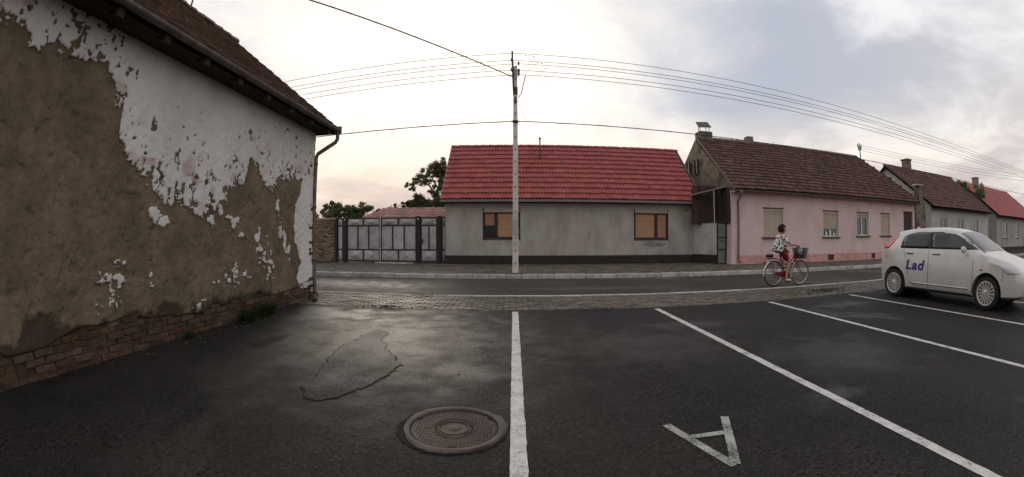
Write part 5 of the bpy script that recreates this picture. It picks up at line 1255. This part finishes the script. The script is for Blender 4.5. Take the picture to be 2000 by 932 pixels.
wr_ = sm([(0, .55), (.5, .56), (1.0, .60), (2.0, .61), (2.5, .60), (3.1, .66), (4.03, .5)])
def section(i):
    zr, zb, zo, w0, wr = zr_[i], zb_[i], zo_[i], w_[i], wr_[i]
    cab = np.clip((zr - zb - .04) / .16, 0, 1)
    def mx(a, b): return (a[0] * (1 - cab) + b[0] * cab, a[1] * (1 - cab) + b[1] * cab)
    h6 = min(zb, zr - .05)
    return [(0, zo), (.80 * w0, zo), (.95 * w0, zo + .05), (.985 * w0, zo + .16), (w0, min(.60, zo + .6 * (h6 - zo))), (.992 * w0, h6 - .10 * min(1, h6 - zo)), mx((.93 * w0, zr - .05), (.955 * w0, zb)),
            mx((.87 * w0, zr - .026), ((.955 * w0 + wr) / 2 + .012, (zb + zr - .06) / 2)), mx((.78 * w0, zr - .012), (wr + .01, zr - .075)), mx((.6 * w0, zr - .005), (wr - .06, zr - .025)), (.3 * min(w0, wr), zr - .002), (0, zr)]
secs = [section(i) for i in range(len(xs_))]; ns = len(secs[0])
mb = MB(); vs = []; nrg = 2 * ns - 2
for i, x in enumerate(xs_):
    s_ = secs[i]; bulge = 0
    vs += [(x, y, z) for y, z in s_] + [(x, -y, z) for y, z in s_[-2:0:-1]]
fs = [(i * nrg + j, (i + 1) * nrg + j, (i + 1) * nrg + (j + 1) % nrg, i * nrg + (j + 1) % nrg) for i in range(len(xs_) - 1) for j in range(nrg)]
fs += [tuple(range(nrg)), tuple(range((len(xs_) - 1) * nrg, len(xs_) * nrg))[::-1]]
me = mb.add(vs, fs).mesh('body', 'car_paint')
bm = bmesh.new(); bm.from_mesh(me); bmesh.ops.recalc_face_normals(bm, faces=bm.faces); bm.to_mesh(me); bm.free()
bo = bpy.data.objects.new('tmp', me); col.objects.link(bo)
cut = MB(); RWX, FWX = .635, 3.145
for x in (RWX, FWX):
    for s_ in (-1, 1): cut.tube([(x, s_ * .58, .315), (x, s_ * 1.0, .315)], .352, 40)
cm = cut.mesh('cut'); bm = bmesh.new(); bm.from_mesh(cm); bmesh.ops.recalc_face_normals(bm, faces=bm.faces); bm.to_mesh(cm); bm.free()
cu = bpy.data.objects.new('tmp2', cm); col.objects.link(cu)
bo_m = bo.modifiers.new('b', 'BOOLEAN'); bo_m.object = cu; bo_m.operation = 'DIFFERENCE'; bo_m.solver = 'EXACT'
e = bo.evaluated_get(bpy.context.evaluated_depsgraph_get()); me2 = bpy.data.meshes.new_from_object(e)
bpy.data.objects.remove(bo); bpy.data.objects.remove(cu)
me2.polygons.foreach_set('use_smooth', [True] * len(me2.polygons)); me2.set_sharp_from_angle(angle=R(32))
if not me2.materials: me2.materials.append(M['car_paint'])
link('body', me2, car)
def surf(x, z, off=.004):
    """half width of the shell at height z (upper side), pushed out"""
    i = min(len(xs_) - 1.001, max(0, x / 4.03 * (len(xs_) - 1))); k = int(i); fr_ = i - k
    def at(s_):
        pts = s_[2:ns - 1]
        for (y0, z0), (y1, z1) in zip(pts, pts[1:]):
            if z0 <= z <= z1: return y0 + (y1 - y0) * (z - z0) / max(1e-6, z1 - z0)
        return pts[-1][0] if z > pts[-1][1] else pts[0][0]
    return at(secs[k]) * (1 - fr_) + at(secs[k + 1]) * fr_ + off
def side(name, mat, outline, s_, parent=None, off=.004, nx=10, nz=6, rim=.0):
    """panel on the side of the shell; outline: list of (z, x from, x to)"""
    zs2 = np.linspace(outline[0][0], outline[-1][0], nz + 1); vs = []
    for z in zs2:
        a = np.interp(z, [o[0] for o in outline], [o[1] for o in outline]); b = np.interp(z, [o[0] for o in outline], [o[2] for o in outline])
        for i in range(nx + 1): x = a + (b - a) * i / nx; vs.append((x, s_ * surf(x, z, off), z))
    n1 = nx + 1; fs = [(j * n1 + i, j * n1 + i + 1, (j + 1) * n1 + i + 1, (j + 1) * n1 + i) for j in range(nz) for i in range(nx)]
    if s_ > 0: fs = [f_[::-1] for f_ in fs]
    o = MB().add(vs, fs).build(name, mat, parent or car, smooth='all')
    m_ = o.modifiers.new('thick', 'SOLIDIFY'); m_.thickness = .006; m_.offset = -1
    return o
for s_ in (-1, 1):
    side('window_surround', 'black', [(1.055, .80, 2.95), (1.20, .805, 2.64), (1.30, .84, 2.40), (1.365, .98, 2.16), (1.385, 1.2, 1.9)], s_, off=.003, nx=24, nz=8)
    side('side_window', 'car_glass', [(1.075, .835, 1.60), (1.2, .84, 1.60), (1.31, .88, 1.60), (1.37, 1.06, 1.60)], s_, off=.007)
    side('side_window', 'car_glass', [(1.06, 1.68, 2.86), (1.2, 1.68, 2.58), (1.30, 1.68, 2.34), (1.362, 1.68, 2.10)], s_, off=.007)
    side('tail_lamp', 'tail_red', [(1.04, .22, .42), (1.10, .27, .47), (1.16, .325, .52), (1.24, .40, .575), (1.32, .47, .62), (1.37, .53, .64)], s_, off=.010, nx=6, nz=10)
    for ol in ([(.50, 1.06, 1.069), (.70, 1.045, 1.054), (.90, .96, .969), (1.04, .90, .909)], [(.28, 1.632, 1.641), (1.04, 1.632, 1.641)], [(.30, 2.80, 2.809), (.96, 2.80, 2.809)], [(.55, .05, .30), (.558, .05, .30)], [(.60, .955, .962), (.84, .955, .962)][:0] or [(.52, 3.50, 3.509), (.72, 3.52, 3.529)]): side('door_seam', 'black', ol, s_, off=.0018, nx=2, nz=8)
    side('sill_trim', 'black', [(.205, 1.05, 2.78), (.262, 1.05, 2.78)], s_, off=.004, nx=14, nz=2)
    side('side_repeater', 'tail_red', [(.70, 2.98, 3.05), (.725, 2.98, 3.05)], s_, off=.008, nx=2, nz=1)
    side('door_seam', 'black', [(.285, 1.2, 2.8), (.291, 1.2, 2.8)], s_, off=.002, nx=12, nz=1)
    for x in (1.02, 1.76):
        hdl = side('door_handle', 'car_paint', [(.955, x, x + .17), (.985, x, x + .17)], s_, off=.03, nx=4, nz=2)
        side('handle_recess', 'black', [(.935, x - .01, x + .19), (.955, x - .01, x + .19)], s_, off=.003, nx=4, nz=1)
    side('rubbing_strip', 'alloy', [(.335, 1.15, 2.72), (.365, 1.12, 2.72)], s_, off=.014, nx=14, nz=1)
    mb = MB(); v, f = skin(*[{'a': ((2.62, s_ * .80, 1.03), .03), 'b': ((2.60, s_ * .90, 1.06), (.07, .075)), 'c': ((2.60, s_ * .97, 1.06), (.055, .06))}, [('a', 'b'), ('b', 'c')]]); mb.add(v, f).build('wing_mirror', 'car_paint', car, smooth='all')
    side('headlamp', 'headlamp', [(.66, 3.62, 3.86), (.74, 3.50, 3.80), (.80, 3.45, 3.66)], s_, off=.006, nx=8, nz=4)
def top_panel(name, mat, x0, x1, f0, f1, off=.006):
    vs = []; nx, ny_ = 10, 16
    for i in range(nx + 1):
        x = x0 + (x1 - x0) * i / nx; q = i / nx
        g_ = x / 4.03 * (len(xs_) - 1); k = int(g_); fr_ = g_ - k
        zt = zr_[k] * (1 - fr_) + zr_[min(k + 1, len(xs_) - 1)] * fr_; hw = f0 + (f1 - f0) * q
        for j in range(ny_ + 1):
            y = -hw + 2 * hw * j / ny_; vs.append((x, y, zt + off - .03 * (abs(y) / .6) ** 3))
    n1 = ny_ + 1; o = MB().add(vs, [(i * n1 + j, (i + 1) * n1 + j, (i + 1) * n1 + j + 1, i * n1 + j + 1) for i in range(nx) for j in range(ny_)]).build(name, mat, car, smooth='all')
top_panel('windscreen', 'car_glass', 2.36, 3.03, .54, .64); top_panel('rear_window', 'car_glass', .22, .47, .50, .46)
mb = MB(); mb.tube([(.80, 0, 1.455), (.74, 0, 1.475), (.46, 0, 1.60)], [.02, .008, .004], 6); mb.build('aerial', 'black', car)
mb = MB(); mb.ball((1.02, -.30, 1.475), 1, 8, 6, .05, .03, .03); mb.build('antenna_base', 'fender', car)  # white bump on the roof, the base of the antenna
mb = MB(); mb.box(-.012, .01, -.26, .26, .62, .73); mb.build('number_plate', 'frame_white', car)
mb = MB(); mb.box(3.99, 4.02, -.34, .34, .34, .46); mb.build('grille', 'black', car)
MB().lathe([(.05, -.02), (.05, .0), (.001, .002)], 16, Matrix.Translation((.36, -.801, .90)) @ Matrix.Rotation(R(90), 4, 'X')).build('fuel_flap', 'car_paint', car)
for x in (RWX, FWX):
    for s_ in (-1, 1):
        c_ = Vector((x, s_ * .725, .302)); T4 = Matrix.Translation(c_) @ Matrix.Rotation(R(90 if s_ < 0 else -90), 4, 'X')
        wheel = MB().lathe([(.205, -.08), (.262, -.088), (.290, -.075), (.302, -.045), (.302, .045), (.290, .075), (.262, .088), (.212, .082), (.205, .06)], 48, T4).build('wheel', 'rubber', car, smooth=True)
        mb = MB(); mb.lathe([(.214, .078), (.220, .088), (.205, .090), (.192, .076), (.192, .03)], 40, T4); mb.lathe([(.075, .062), (.070, .080), (.03, .088), (.001, .088)], 24, T4)
        for k in range(16):
            q = T4 @ Matrix.Rotation(2 * math.pi * k / 16, 4, 'Z'); mb.add([q @ Vector(v_) for v_ in ((.065, -.012, .080), (.065, .012, .080), (.200, .019, .084), (.200, -.019, .084), (.065, -.012, .05), (.065, .012, .05), (.200, .019, .05), (.200, -.019, .05))], [(0, 3, 2, 1), (0, 4, 7, 3), (1, 2, 6, 5)])
        mb.build('wheel_cover', 'alloy', wheel)
        MB().lathe([(.20, .03), (.001, .03)], 32, T4).build('brake_disc', 'steel', wheel)
for x in (RWX, FWX):
    mb = MB(); mb.tube([(x, -.60, .33), (x, .60, .33)], .34, 24); mb.build('wheel_housing', 'black', car)
cu_ = bpy.data.curves.new('lettering', 'FONT'); cu_.body = 'Lad'; cu_.size = .285; cu_.shear = .22; cu_.offset = .007; cu_.extrude = .002; cu_.space_character = 1.12
to = bpy.data.objects.new('tmp', cu_); col.objects.link(to); e = to.evaluated_get(bpy.context.evaluated_depsgraph_get())
lm_ = bpy.data.meshes.new_from_object(e); bpy.data.objects.remove(to); lm_.materials.clear(); lm_.materials.append(M['letter_blue'])
for v_ in lm_.vertices:
    x_, y_, z_ = v_.co; X = .985 + x_ * 1.18; Z = .625 + y_ * .98 + x_ * .0; v_.co = (X, -(surf(X, Z, .002) + max(0., z_ + .002)), Z)
lm_.update(); link('lettering', lm_, car)
